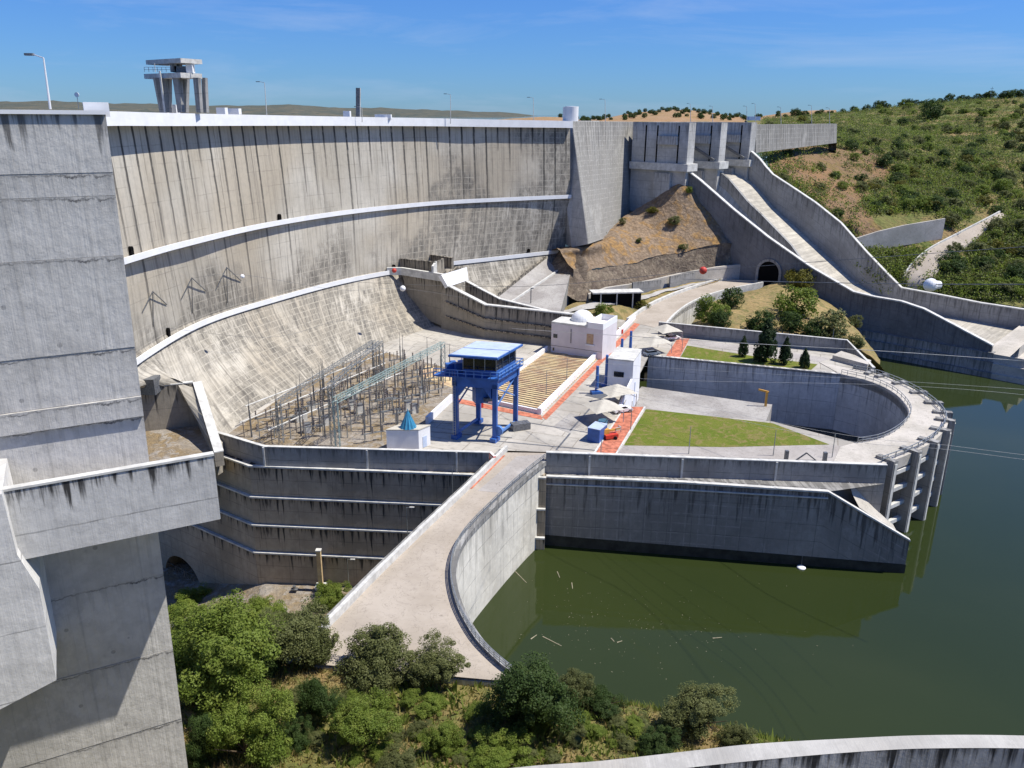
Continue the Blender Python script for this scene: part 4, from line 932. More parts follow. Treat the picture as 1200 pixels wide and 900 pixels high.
# sloping apron behind
r0 = [Y(583, 349, 236), Y(640, 303, 268)]; r1 = [Y(600, 355, 232), Y(655, 318, 262)]; r2 = [Y(655, 372, 222), Y(668, 322, 256)]
b = MB(); b.sheet([[r0[0], r0[1]], [r1[0], r1[1]]]); b.build('stair_ramp', M['slab'], och)
b = MB(); b.wall([r0[0]+Vector((0, 0, .7)), r0[1]+Vector((0, 0, .7))], .6, [10, 10]); b.build('ramp_wall', M['chan'], och)
b = MB(); b.wall([r1[0]+Vector((0, 0, .5)), r1[1]+Vector((0, 0, .5))], .6, [10, 10]); b.build('ramp_wall', M['cap'], och)
b = MB(); b.sheet([[r1[0], r1[1]], [r2[0], r2[1]]]); b.build('apron', M['slab'], och)
b = MB(); b.wall([r1[1]+Vector((0, .5, 0)), r2[1], r2[0]], .8, [8, 8, 8], side=-1); b.build('apron_wall', M['grid'], och)
lp0 = thing('wall_lamp', Y(622, 356, 232), 'dark lamp post standing on the apron behind the outlet channel', 'lamp post'); q = Y(622, 356, 232)
MB().tube(q, q+Vector((0, 0, 4.5)), .14, n=6).build('pole', M['dsteel'], lp0); MB().box(q+Vector((.3, 0, 4.6)), (.9, .3, .25)).build('lamp_head', M['dsteel'], lp0)

# ================================================================== DOMED BUILDING, TOWER, POSTS
fa, fb = Z(645.5, 413, PZ), Z(700, 421, PZ); fdir = (fb-fa).normalized(); fn = Vector((-fdir.y, fdir.x, 0)); LEN = 13.8; DEP = 10
dm = thing('domed_building', fa, 'pale building with white dome on its flat roof beside the road', 'building')
fc = fa+fdir*LEN; H_ = 7.6
MB().hexa([fa, fc, fc+fn*DEP, fa+fn*DEP], [p+Vector((0, 0, H_)) for p in (fa, fc, fc+fn*DEP, fa+fn*DEP)]).build('wall', M['pink'], dm)
r = [fa-fdir*.0, fa+fdir*LEN*.68, fa+fdir*LEN*.68+fn*DEP, fa+fn*DEP]
MB().hexa([p+Vector((0, 0, H_+.01)) for p in r], [p+Vector((0, 0, H_+.5)) for p in r]).build('roof', M['cap'], dm); drf = [o for o in dm.children if o.name.startswith('roof')][0]
b = MB(); cdm = fa+fdir*6.2+fn*5.2+Vector((0, 0, H_+.5)); b.lathe(cdm, [(2.9*math.cos(t), 2.6*math.sin(t)) for t in LS(0, math.pi/2, 9)], 24); b.build('dome', M['white'], drf)
q = fa+fdir*LEN*.68
b = MB(); b.wall([q+Vector((0, 0, H_+1.5)), fc+Vector((0, 0, H_+1.5)), fc+fn*DEP+Vector((0, 0, H_+1.5)), q+fn*DEP+Vector((0, 0, H_+1.5)), q+Vector((0, 0, H_+1.5))], .35, H_+PZ+.002-.0); b.build('roof_parapet', M['white'], drf)
def onf(s_, z, n=.05): return fa+fdir*s_-fn*n+Vector((0, 0, z))
def panel(par, s0_, s1_, z0_, z1_, mat, name, n=.06): return MB().hexa([onf(s0_, z0_, n), onf(s1_, z0_, n), onf(s1_, z0_, -.02), onf(s0_, z0_, -.02)], [onf(s0_, z1_, n), onf(s1_, z1_, n), onf(s1_, z1_, -.02), onf(s0_, z1_, -.02)]).build(name, mat, par)
panel(dm, .6, 1.7, 4., 5., M['darkglass'], 'window'); panel(dm, 5.3, 5.5, 3.2, 6.8, M['dsteel'], 'downpipe', .12)
wn = panel(dm, 9.6, 11.4, 3.6, 6.2, M['boards'], 'window', .05); panel(wn, 9.4, 11.7, 3.2, 3.55, M['wallwhite'], 'sill', .25)
panel(dm, .5, .9, .6, 1.4, M['darkglass'], 'window'); panel(dm, 0.02, 13.7, 1.9, 2.0, M['chan'], 'plinth_line', .03)
# tower hut
ta, tb, tc_ = Z(716, 474, 10.3), Z(741, 486, 10.3), Z(754, 466, 10.3)
ta, tb, tc_ = Z(713, 449, PZ), Z(741, 462, PZ), Z(756, 436, PZ)
ta = Vector((Y(713, 449, 170).x, 0, 0)); 
tb = V(738.5, 480, Z(738.5, 480, PZ-5.2), Z(739.5, 480, PZ-5.2)); tw_z = PZ-5.2
tb = Z(739, 483, tw_z); tc_ = tb+(Z(756, 432, PZ)-Z(732, 470, PZ)).normalized()*9.5; tc_.z = tw_z
ed = Vector((tc_.x-tb.x, tc_.y-tb.y, 0)).normalized(); el = Vector((-ed.y, ed.x, 0)); ta = tb+el*5.6; tdv = tc_+el*5.6
tw = thing('white_stair_tower', tb, 'white flat roofed stair tower at the corner of the basin', 'tower')
q4 = [ta, tb, tc_, tdv]; q4 = [tb, tc_, tdv, ta]; zt_ = Y(733, 424, tb.y).z
MB().hexa(q4, [z_b(p, zt_) for p in q4]).build('wall', M['wallwhite'], tw)
cq = sum(q4, Vector())/4
MB().hexa([z_b(cq+(p-cq)*1.03, zt_+.01) for p in q4], [z_b(cq+(p-cq)*1.03, zt_+.3) for p in q4]).build('roof', M['cap'], tw)
fm = tb.lerp(ta, .55)-ed*.05
MB().box(Vector((fm.x, fm.y, zt_-3.2)), (2.2, .12, 1.2), math.atan2(el.y, el.x)).build('window', M['darkglass'], tw)
sm2 = tb.lerp(tc_, .35)-el*.05
MB().box(Vector((sm2.x, sm2.y, tw_z+3)), (.5, .12, 6), math.atan2(ed.y, ed.x)).build('slit_window', M['roofsheet'], tw)
b = MB(); b.wall([z_b(tb-ed*12, PZ+1.1), z_b(tb-ed*.05, PZ+2.6)], .4, tw_z, side=1); b.build('wing_wall', M['wallwhite'], tw)
# blue posts
for n_i, (bx, by, tx, ty, lab) in enumerate(((699, 461, 696, 429, 'nearest of the four leaning blue posts on the platform'), (710, 452, 706, 416, 'second blue post, close to the stair tower window'), (728, 421, 725, 397, 'slim far blue post beside the thicker one'), (738, 419, 734, 388, 'far blue post on a dark base behind the stair tower'))):
    p = Z(bx, by, PZ); t = thing('blue_post', p, lab, 'post', 'blue posts on the platform'); h = Y(tx, ty, p.y).z-PZ
    MB().tube(p, p+Vector((0, 0, h)), .42, .32, 8).build('post', M['blue'], t); MB().box(p+Vector((0, 0, .3)), (2.6, 1.5, .6), .3).build('base', M['blue'], t)
    if n_i != 2: MB().box(p+Vector((0, -1.2, .02)), (3.6, 4, .06), .9).build('grate', M['dsteel'], t)

# canopies and cars
def canopy(px, py, lab, rot=.45, wd=5.2, dp=5.):
    p = Z(px, py, PZ); t = thing('canopy', p, lab, 'sunshade', 'beige sunshades over parked cars'); b = MB(); n = 8; h = 2.9
    ca, sa = math.cos(rot), math.sin(rot)
    def pt(u_, v_):
        e = max(abs(u_), abs(v_)); z = h+1.5*(1-e)**1.15*(1) - .25*(u_*u_*v_*v_)
        return p+Vector((ca*u_*wd/2-sa*v_*dp/2, sa*u_*wd/2+ca*v_*dp/2, z))
    g = LS(-1, 1, 13); b.sheet([[pt(a, c) for a in g] for c in g], sm=True); b.build('canopy_cloth', M['canvas'], t)
    b = MB()
    for u_, v_ in ((1, -1), (1, 1)): q = pt(u_*.95, v_*.95); b.beam(z_b(q, PZ), q, .14, .14); b.beam(z_b(q, PZ+2.0), pt(.3*u_, v_*.8), .1, .1)
    b.build('canopy_frame', M['cap'], t)
canopy(706, 492, 'beige sunshade nearest the blue container', .42, 6.4, 6)
canopy(722, 473, 'beige sunshade between the blue container and the stair tower', .42, 6.4, 6)
canopy(767, 412, 'far beige sunshade behind the stair tower', .42, 6.4, 6.4)
canopy(780, 398, 'farthest beige sunshade by the end of the road wall', .42, 6.4, 6.4)
def car(px, py, rot, mat, lab):
    p = Z(px, py, PZ); t = thing('parked_car', p, lab, 'car', 'parked cars'); ca, sa = math.cos(rot), math.sin(rot)
    T = lambda x, y, z: p+Vector((ca*x-sa*y, sa*x+ca*y, z))
    prof = [(-2.1, .35), (-2.15, .8), (-1.9, .95), (-1.3, 1.0), (1.2, .95), (2.0, .8), (2.1, .4)]
    def ext(prof, hw, hw2=None):
        b = MB(); A = [T(x, -hw, z) for x, z in prof]; B = [T(x, hw, z) for x, z in prof]; b.face(A); b.face(B[::-1])
        for i in range(len(prof)): j = (i+1) % len(prof); b.face([A[j], A[i], B[i], B[j]])
        return b
    ext(prof, .85).build('body', mat, t); ext([(-1.9, .95), (-1.5, 1.42), (.4, 1.42), (1.15, .96)], .72).build('glasshouse', M['darkglass'], t)
    ext([(-1.5, 1.43), (-1.4, 1.48), (.3, 1.48), (.4, 1.43)], .7).build('roof', mat, t)
    for x in (-1.3, 1.3):
        for y in (-.8, .8): wh = MB().tube(T(x, y-.12, .34), T(x, y+.12, .34), .34, n=12).build('wheel', M['tyre'], t); MB().tube(T(x, y-.14, .34), T(x, y+.14, .34), .2, n=10).build('rim', M['steel'], wh)
M['carg'] = plain('grey_car_paint', (.22, .26, .31), .3, .6, .3); M['carb'] = plain('blue_car_paint', (.08, .20, .30), .3, .6, .3)
car(729, 483, .42, M['white'], 'white car parked under the second sunshade'); car(764, 416.5, .42, M['carg'], 'grey car half out of the far sunshade')
car(788, 398, .42, M['white'], 'white car beside the farthest sunshade'); car(706, 499, 1.3, M['carb'], 'teal car behind the blue container')
# container and machinery
q = Z(700, 516, PZ); t = thing('blue_container', q, 'small blue container with pale roof at the edge of the red path', 'container')
MB().box(q+Vector((0, .6, 1.3)), (2.4, 3.6, 2.6), -.5).build('container_body', M['blue'], t); MB().box(q+Vector((0, .6, 2.66)), (2.5, 3.7, .12), -.5).build('container_roof', M['roofsheet'], t)
q = Z(713, 514, PZ); t = thing('work_platform', q, 'red and yellow lifting machine parked beside the blue container', 'machine')
MB().box(q+Vector((.4, 0, .6)), (2.6, 1.3, .7), .4).build('chassis', M['redp'], t); MB().box(q+Vector((-.6, .2, 1.4)), (1.1, 1.1, 1.0), .4).build('cab', M['yel'], t)
MB().beam(q+Vector((-.4, 0, 1.6)), q+Vector((2.2, 1.2, 1.5)), .3, .3).build('boom', M['yel'], t); railing([q+Vector(v) for v in ((1.4, .6, .9), (2.4, 1.2, .9), (2.0, 2.0, .9))], 1., 1, r=.06).build('basket_rail', M['cap'], t)
for x in (-.4, 1.2):
    MB().tube(q+Vector((x, -.7, .35)), q+Vector((x+.1, -.45, .35)), .35, n=10).build('wheel', M['tyre'], t)
def barrel(px, py, lab):
    q = Z(px, py, PZ); t = thing('road_barrier', q, lab, 'barrier')
    MB().box(q+Vector((0, 0, .6)), (.5, 2.2, 1.2), .4).build('barrier_body', M['redp'], t); MB().box(q+Vector((0, 0, .75)), (.54, .7, .5), .4).build('white_band', M['white'], t); MB().box(q+Vector((0, 0, 1.26)), (.4, 2., .1), .4).build('barrier_cap', M['white'], t)
barrel(577, 540, 'red and white barrier at the top of the road parapet'); barrel(727, 390, 'red and white barrier on the kerb beside the domed building')
barrel(563, 476, 'red barrier box between the gantry legs')

# ================================================================== ROAD TO TUNNEL
ro_l = cat([Z(*p, PZ+2.4*(p[0]-737)/140) for p in ((737, 377), (765, 358), (800, 343), (835, 332), (862, 327))], 22); ro_r = cat([Z(*p, PZ+2.4*(p[0]-776)/115) for p in ((776, 386), (790, 370), (812, 355), (845, 343), (893, 333))], 22)
structure(MB().sheet([[p+Vector((0, 0, .06)) for p in ro_l], [p+Vector((0, 0, .06)) for p in ro_r]]).build('tunnel_road', M['road']))
t = thing('road_kerb_wall', ro_l[8], 'pale outer kerb wall of the curved road to the tunnel', 'kerb wall'); MB().wall([p+Vector((0, 0, 1.)) for p in ro_l], .8, PZ-1).build('kerb_body', M['cap'], t)
t = thing('road_kerb_wall', ro_r[8], 'pale lit retaining wall below the inner side of the curved tunnel road', 'retaining wall')
MB().wall([p+Vector((0, 0, .9)) for p in ro_r], .6, PZ-.5, side=-1).build('kerb_body', M['cap'], t)
lowr = cat([Z(*p, PZ-1) for p in ((776, 388), (800, 366), (823, 352))], 10)
b = MB(); b.wall([p+Vector((0, 0, .3)) for p in offs(ro_r[:16], .6)], .5, 6, side=1); b.build('wall_face', M['lit'], t)
# low wall behind the far lawn
t = thing('terrace_wall', Z(880, 402, PZ), 'long low grey wall behind the conifers on the far lawn', 'wall')
g0, g1, g2 = Z(771, 391, PZ)+Vector((0, 0, 3.2)), Z(990, 413, PZ)+Vector((0, 0, 3.2)), Z(1022, 434, PZ)+Vector((0, 0, .6))
MB().wall([g0, g1, g2], .5, 12).build('wall_body', M['wallp'], t); MB().wall([p+Vector((0, -.1, .15)) for p in (g0, g1, g2)], .7, [p.z+.002 for p in (g0, g1, g2)]).build('coping', M['cap'], t)
t = thing('concrete_plinth', Z(995, 425, PZ), 'flat concrete plinth where the deck meets the far bank', 'plinth')
p4 = [Z(975, 422, PZ), Z(1016, 433, PZ), Z(1020, 428, PZ), Z(985, 417, PZ)]; MB().prism(p4, 8, PZ+1.3).build('plinth_body', M['deck'], t)

# ================================================================== HILLOCK behind the terrace wall
def loft(rws, nu, nv, amp, fr, seed=1):
    R = [cat(r, nu) for r in rws]; cols = [cat([R[i][j] for i in range(len(R))], nv) for j in range(nu)]
    G = [[cols[j][i] for j in range(nu)] for i in range(nv)]
    for i in range(nv):
        for j in range(nu):
            p = G[i][j]; d = amp*fbm(p.x*fr, p.y*fr, p.z*fr+seed, 5); G[i][j] = p+Vector((0, 0, d))
    return G
HK = loft([[Z(824, 359, 15.6), Z(850, 348, 16.2), Z(888, 339, 17), Y(915, 330, 277), Y(950, 345, 267), Y(985, 365, 256), Y(1016, 400, 240)],
           [Z(815, 372, 14), Y(843, 362, 243), Y(882, 350, 252), Y(930, 352, 251), Y(965, 368, 245), Y(1000, 390, 236), Y(1030, 420, 227)],
           [Z(806, 388, 13.5), Y(838, 382, 228), Y(890, 378, 231), Y(940, 383, 229), Y(975, 392, 227), Y(1005, 408, 223), Y(1032, 428, 217)],
           [Z(798, 400, 12), Z(830, 408, 10), Z(890, 414, 10), Z(940, 420, 10), Z(985, 425, 8), Z(1015, 432, 3), Z(1040, 440, -3)]], 70, 46, .45, .15)
b = MB(); b.sheet(HK, sm=True); structure(b.build('hillock_ground', M['straw'], merge=True))

# ================================================================== MOUND
MD = loft([[Y(640, 300, 275), Y(672, 288, 270), Y(700, 280, 282), Y(730, 255, 302), Y(762, 236, 308), Y(797, 216, 303.5), Y(828, 240, 300), Y(862, 268, 298), Y(888, 285, 300)],
           [Y(654, 291, 263), Y(685, 290, 264), Y(712, 283, 276), Y(740, 263, 296), Y(768, 246, 301), Y(797, 228, 300), Y(828, 252, 296), Y(855, 272, 295), Y(880, 292, 300)],
           [Y(660, 300, 260), Y(690, 302, 265), Y(722, 292, 275), Y(750, 283, 284), Y(780, 275, 290), Y(810, 268, 292), Y(838, 272, 292), Y(858, 283, 293), Y(882, 300, 300)],
           [Y(672, 316, 256), Y(698, 314, 262), Y(728, 309, 270), Y(760, 302, 277), Y(790, 297, 283), Y(820, 291, 287), Y(845, 287, 289), Y(864, 291, 291), Y(884, 308, 300)]], 110, 70, 1.0, .11)
b = MB(); b.sheet(MD, sm=True); structure(b.build('mound_ground', M['mound'], merge=True))
CL = loft([[p+Vector((0, .3, 0)) for p in MD[-1][::11]], [Y(672, 322, 255), Y(698, 330, 259), Y(728, 328, 267), Y(760, 324, 274), Y(790, 320, 281), Y(820, 315, 285), Y(845, 311, 288), Y(862, 309, 290), Y(872, 312, 294), Y(884, 320, 300)],
           [Y(668, 345, 252), Y(698, 350, 256), Y(728, 345, 264), Y(760, 338, 271), Y(790, 330, 278), Y(820, 322, 283), Y(845, 316, 287), Y(864, 314, 290), Y(874, 318, 294), Y(886, 324, 300)]], 90, 24, .6, .3)
b = MB(); b.sheet(CL, sm=True); structure(b.build('rock_cutting', M['rock'], merge=True))
# shaded rocky flank on the left of the mound
FLK = loft([[Y(652, 291, 276), Y(664, 291, 268), Y(682, 300, 261), Y(690, 314, 257)], [Y(645, 312, 266), Y(662, 315, 260), Y(678, 319, 256), Y(688, 323, 254)], [Y(632, 330, 258), Y(655, 340, 250), Y(672, 350, 246), Y(690, 356, 244)]], 26, 20, .8, .25)
b = MB(); b.sheet(FLK, sm=True); structure(b.build('rock_flank', M['rock'], merge=True))
# retaining wall and verge below the cutting
t = thing('cutting_wall', Y(760, 335, 252), 'pale rough wall along the foot of the rock cutting above the road', 'wall')
pth = [Y(690, 345, 252), Y(712, 337, 257), Y(740, 333, 263), Y(770, 327, 270), Y(800, 320, 277), Y(840, 313, 283), Y(868, 310, 287.5)]
MB().wall(pth, 1., [12]*len(pth)).build('wall_body', M['deck'], t)
for a_, c_ in (((742, 331), (775, 328)), ((786, 324), (815, 319))):
    _o = (a_[0]-742)*.24; p, q = Y(*a_, 261+_o), Y(*c_, 267.5+_o); b = MB(); b.wall([p, q], .6, 14); b.build('block_panel', M['wallp'], t)
t = thing('dark_shelter', Y(722, 350, 246), 'dark open shelter with pale roof slab under the cutting wall', 'shelter')
q = Y(722, 352, 246); MB().box(q+Vector((0, 1, 0)), (15, 4, 5), .15).build('interior_shade', M['black'], t); MB().box(q+Vector((0, .6, 2.7)), (16, 5, .4), .15).build('roof', M['cap'], t)  # solid black box painted in for the shade under the shelter roof
for x in (-5, 0, 5): MB().box(q+Vector((x, -1.6+x*.15, 0)), (.35, .35, 5)).build('post', M['cap'], t)
VG = loft([[Y(648, 366, 240), Y(690, 350, 248), Y(740, 345, 258), Y(790, 336, 272), Y(820, 330, 279), Y(850, 326, 285)], [Y(655, 372, 232), Y(700, 362, 239), Y(745, 355, 250), Y(780, 344, 265), Y(805, 338, 272), Y(838, 330, 282)],
           [Y(665, 378, 224), Y(700, 374, 230), Y(735, 368, 241), Y(762, 357, 252), Y(792, 345, 266), Y(822, 335, 277)], [Z(680, 390, 13), Z(705, 388, 13), Z(735, 380, 13.5), Z(764, 360, 14), Z(795, 347, 14.5), Z(825, 337, 15)]], 60, 30, .4, .2)
b = MB(); b.sheet(VG, sm=True); structure(b.build('verge_ground', M['straw'], merge=True))
b = MB(); b.sheet([[p+Vector((0, 0, .45)) for p in VG[5]], [p+Vector((0, 0, .45)) for p in VG[9]]], sm=True); structure(b.build('dirt_path', M['road2'], merge=True))
structure(b) if False else None

# ================================================================== DAM END BLOCK, GRAVITY WALL, SPILLWAY
gw = thing('gravity_block', Y(680, 280, 275), 'tall battered gravity block at the far end of the arch dam', 'gravity dam')
t0, t1 = Y(652, 142, 283), Y(670, 142, 279); b0, b1 = Y(670, 290, 268), Y(689, 286, 262)
ext = lambda p, d: p+Vector((d[0], d[1], 0))
MB().hexa([b0, b1, ext(b1, (18, 50)), ext(b0, (-10, 40))], [t0, t1, ext(t1, (12, 30)), ext(t0, (0, 20))]).build('buttress', M['farpier'], gw)
t2 = Y(764, 143, 348); b2 = Y(738, 262, 322); b1e = Y(689, 286, 262)
rws = []
for i in range(13):
    f = i/12; rws.append([t1.lerp(b1e, f)+Vector((.15, .1, 0))+(t2.lerp(Y(742, 268, 325), f)-t1.lerp(b1e, f))*(j/16) for j in range(17)])
LW = (t2-t1).length
uvs = [[(j/16*LW, -i/12*46) for j in range(17)] for i in range(13)]
b = MB(); b.sheet(rws, uvs, sm=True, flip=True); b.build('battered_face', M['grid'], gw)
b = MB(); b.face([t1, t2, t2+Vector((-14, 12, 0)), t1+Vector((-14, 12, 0))]); b.build('crest_slab', M['road2'], gw)
q = Y(669.5, 140, 284); b = MB(); b.lathe(Vector((q.x, q.y, 70.5)), [(2.3, 0), (2.3, 5.0), (0, 5.1)], 24); o = b.build('white_tank', M['white']); tag(o, 'white cylindrical tank on the crest at the end of the arch', 'tank')
q = Y(661, 140, 284); MB().box(Vector((q.x, q.y, 73)), (.9, 1., 4.6)).build('white_duct', M['white']); tag(bpy.data.objects['white_duct'], 'slim white duct standing beside the white crest tank', 'duct')

# spillway plan: chute direction from the water line of its outer wall
wA, wB = Z(1020, 416, 0), Z(1154, 442, 0); cdv = Vector((wB.x-wA.x, wB.y-wA.y, 0)).normalized(); cn = Vector((cdv.y, -cdv.x, 0))
if cn.x > 0: cn = -cn          # points to the left (towards the camera side)
# outer chute wall lies 2.5 m behind the stepped base
o0 = wA-cn*2.5; LINE = (o0, o0+cdv*50)
sp_ = thing('spillway', o0, 'concrete gated spillway with long steep chute running down to the river', 'spillway')
topL = [V(*p, *LINE) for p in ((803, 199), (820, 212), (860, 247), (900, 279), (950, 314), (1000, 343), (1025, 349), (1055, 354), (1082, 363), (1120, 383), (1163, 406))]
b = MB(); b.wall(topL, 1.2, [max(-2, 2+min(1, .0)) for p in topL], side=-1 if (topL[-1]-topL[0]).cross(cn).z > 0 else 1)
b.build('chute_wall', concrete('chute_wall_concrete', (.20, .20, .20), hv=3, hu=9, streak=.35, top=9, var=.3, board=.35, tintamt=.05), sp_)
b = MB(); pc = [p+cn*.2+Vector((0, 0, .4)) for p in topL]; b.wall(pc, 1.7, [p.z-.01 for p in topL], side=-1 if (topL[-1]-topL[0]).cross(cn).z > 0 else 1); b.build('wall_coping', M['cap'], sp_)
# stepped base near the river
for k, (dz, ofs, s0p) in enumerate(((7.2, .9, 1000), (4.6, 1.8, 990), (1.6, 2.7, 980))):
    a_, c_ = V(1010, 400, *LINE), V(1158, 440, *LINE); a_ = a_-cdv*12
    p = [z_b(a_+cn*ofs, dz), z_b(c_+cn*ofs+cdv*ofs*.5, dz)]; b = MB(); b.wall(p, ofs+1.5, -2.5, side=-1 if (topL[-1]-topL[0]).cross(cn).z > 0 else 1); b.build('wall_step', M['grey'], sp_)
# far (right) wall of the chute
CW = 46.
LINE2 = (o0-cn*CW, o0-cn*CW+cdv*50)
topR = [V(*p, *LINE2) for p in ((880, 178), (890, 187), (897, 196), (905, 205), (925, 218), (955, 238), (985, 262), (1015, 296), (1040, 322), (1056, 338), (1100, 346), (1150, 356), (1230, 368))]
b = MB(); sd = -1 if (topL[-1]-topL[0]).cross(cn).z > 0 else 1
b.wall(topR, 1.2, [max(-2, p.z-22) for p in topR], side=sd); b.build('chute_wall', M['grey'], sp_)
b = MB(); b.wall([p+cn*.2+Vector((0, 0, .35)) for p in topR], 1.7, [p.z-.01 for p in topR], side=sd); b.build('wall_coping', M['cap'], sp_)
# chute floor between, hung from the right wall, and a dividing wall
def stat(p): return (Vector((p.x, p.y, 0))-Vector((o0.x, o0.y, 0))).dot(cdv)
s_lo, s_hi = stat(topL[0])-14, stat(topL[-1])
SS = LS(s_lo, s_hi, 60)
def zfloor(s_): return lerp(s_, [-90, -77, -70, -61, -42, -24.5, -12, 0, 34], [51, 50.5, 46.5, 38.6, 25.5, 13, 8.2, 6, 5])
wv0 = LS(1.2, CW, 9)
gr = [[Vector((o0.x, o0.y, 0))-cn*wv+cdv*s_+Vector((0, 0, zfloor(s_)-(lerp(s_, [-52, -38], [8, 0]) if wv < CW/2-.1 else 0))) for s_ in SS] for wv in wv0]
b = MB(); b.sheet(gr, [[(s_, wv) for s_ in SS] for wv in wv0], sm=True, flip=sd < 0); b.build('chute_floor', M['chute'], sp_)
div = [Vector((o0.x, o0.y, 0))-cn*(CW/2)+cdv*s_+Vector((0, 0, zfloor(s_)+lerp(s_, [-75, -55, -42, -36], [4, 3.6, 2.5, .3]))) for s_ in LS(-80, -36, 22)]
b = MB(); b.wall(div, 1.4, [p.z-8 for p in div], side=sd); b.build('divider_wall', M['grey'], sp_)
# flip bucket
e = topL[-1]; ez = zfloor(s_hi)
rws = []
for t in LS(0, 1, 9):
    rws.append([Vector((o0.x, o0.y, 0))-cn*wv+cdv*(s_hi-2+t*9)+Vector((0, 0, e.z-3.5+1.5*math.cos(t*math.pi*1.6)+4.2*t*t)) for wv in (-.3, CW/4, CW/2, CW)])
b = MB(); b.sheet(rws, sm=True); b.build('flip_bucket', M['deck'], sp_)
rws2 = [[z_b(p, -2) for p in rws[-1]], rws[-1]]; b = MB(); b.sheet(rws2); b.build('bucket_face', M['deck'], sp_)
b = MB(); b.face([r[0] for r in rws]+[z_b(rws[-1][0], -2), z_b(rws[0][0], -2)]); b.build('bucket_side', M['grey'], sp_)
for k, (z, l) in enumerate(((7.0, 10.5), (4.4, 13), (1.6, 16))):
    a_ = Vector((o0.x, o0.y, 0))+cn*(.9*(k+1)-.01)+cdv*(s_hi-1); MB().prism([a_, a_+cdv*l, a_+cdv*l-cn*80, a_-cn*80], -2.5, z-.02*k).build('bucket_step', M['deck'], sp_)

# gate piers
prs = [(-1.2, 806), (CW/2-1.3, 851), (CW-.5, 898)]
s_n = stat(topL[0])+1.5; PT = 70.6
for k, (wv, pxn) in enumerate(prs):
    c = Vector((o0.x, o0.y, 0))-cn*(wv+1.6)+cdv*s_n
    bk_ = c-cdv*24; hw = 2.3
    zlow = 38
    MB().hexa([z_b(c+cn*hw, zlow), z_b(c-cn*hw, zlow), z_b(bk_-cn*hw, zlow), z_b(bk_+cn*hw, zlow)][::-1], [z_b(p, PT) for p in (c+cn*hw, c-cn*hw, bk_-cn*hw, bk_+cn*hw)][::-1]).build('gate_pier', M['farpier'], sp_)
    zl_ = V(806, 192, *LINE).z
    cc2 = c+cdv*1.2
    MB().hexa([z_b(p, zl_-2.6) for p in (cc2+cn*(hw+1.2), cc2-cn*(hw+1.2), bk_-cn*(hw+1.2), bk_+cn*(hw+1.2))][::-1], [z_b(p, zl_) for p in (cc2+cn*(hw+1.2), cc2-cn*(hw+1.2), bk_-cn*(hw+1.2), bk_+cn*(hw+1.2))][::-1]).build('pier_ledge', M['cap'], sp_)
    MB().box(z_b(c+cn*(hw+.7)-cdv*9, zl_-8), (7, 2., 9), math.atan2(cdv.y, cdv.x)).build('trunnion_block', M['farpier'], sp_)
    MB().box(z_b(c+cn*(hw+.5)-cdv*8, zl_+8), (8, 1.8, 3), math.atan2(cdv.y, cdv.x)).build('pier_bracket', M['farpier'], sp_)
    for j in (4, 13, 18): MB().box(z_b(c+cn*(hw+.06)-cdv*j, zl_+6.6), (.5, .2, 13), math.atan2(cdv.y, cdv.x)).build('pier_joint', M['black'], sp_)
for k in range(2):
    wv = (prs[k][0]+prs[k+1][0])/2+1.6; wid = prs[k+1][0]-prs[k][0]-4.6
    c = Vector((o0.x, o0.y, 0))-cn*wv+cdv*(s_n-15)
    MB().box(z_b(c, 58), (1.2, wid, 20), math.atan2(cdv.y, cdv.x)).build('radial_gate', M['dsteel'], sp_)
    MB().box(z_b(c-cdv*6, PT-1.2), (9, wid, 2.3), math.atan2(cdv.y, cdv.x)).build('gate_bridge', M['grey'], sp_)
    for sgn in (-1, 1): MB().beam(z_b(c-cn*sgn*wid*.4, 64), z_b(c+cdv*14-cn*sgn*wid*.4, 57), .7, .9).build('gate_arm', M['dsteel'], sp_)
# pale abutment wall on the right of the gates
a_, c_ = Y(886, 146, 346), Y(981, 145, 420)
t = thing('abutment_wall', a_, 'pale abutment wall to the right of the spillway gates', 'wall')
b = MB(); b.wall([a_, c_, c_+Vector((3, 6, -8))], 3, [a_.z-11, a_.z-9, a_.z-18], batter=.1); b.build('wall_body', M['grid'], t)
q = Y(883, 143, 372); o = MB().box(Vector((q.x, q.y, 72)), (5, 3, 1.6)).build('white_kiosk', M['white']); tag(o, 'small white kiosk on the crest above the spillway gates', 'kiosk')
# tunnel portal in the chute wall (proud frame, flat black sheet painted in for the shade inside)
pa, pb_ = V(888, 331, *LINE), V(912, 331, *LINE); base_z = V(900, 331, *LINE).z; hh = V(900, 306, *LINE).z-base_z
t = thing('tunnel_portal', z_b((pa+pb_)/2, base_z), 'dark arched road tunnel through the foot of the chute wall', 'tunnel portal'); rad = (pb_-pa).length/2
ctr = (pa+pb_)/2; dd = Vector(((pb_-pa).x, (pb_-pa).y, 0)).normalized()
if cn.dot(Vector((0, -1, 0))) < 0: pass
arcp = [ctr+dd*(rad*math.cos(a))+Vector((0, 0, base_z-ctr.z+max(0, (hh-rad))+rad*math.sin(a))) for a in LS(math.pi, 0, 17)]
arcp = [z_b(arcp[0], base_z-1)]+arcp+[z_b(arcp[-1], base_z-1)]
b = MB(); fo = [p+cn*.12 for p in arcp]; b.face(fo); b.build('opening_shade', M['black'], t)
b = MB(); out_ = [ctr+dd*((rad+.9)*math.cos(a))+Vector((0, 0, base_z-ctr.z+max(0, hh-rad)+(rad+.9)*math.sin(a))) for a in LS(math.pi, 0, 17)]; out_ = [z_b(out_[0], base_z-1)]+out_+[z_b(out_[-1], base_z-1)]
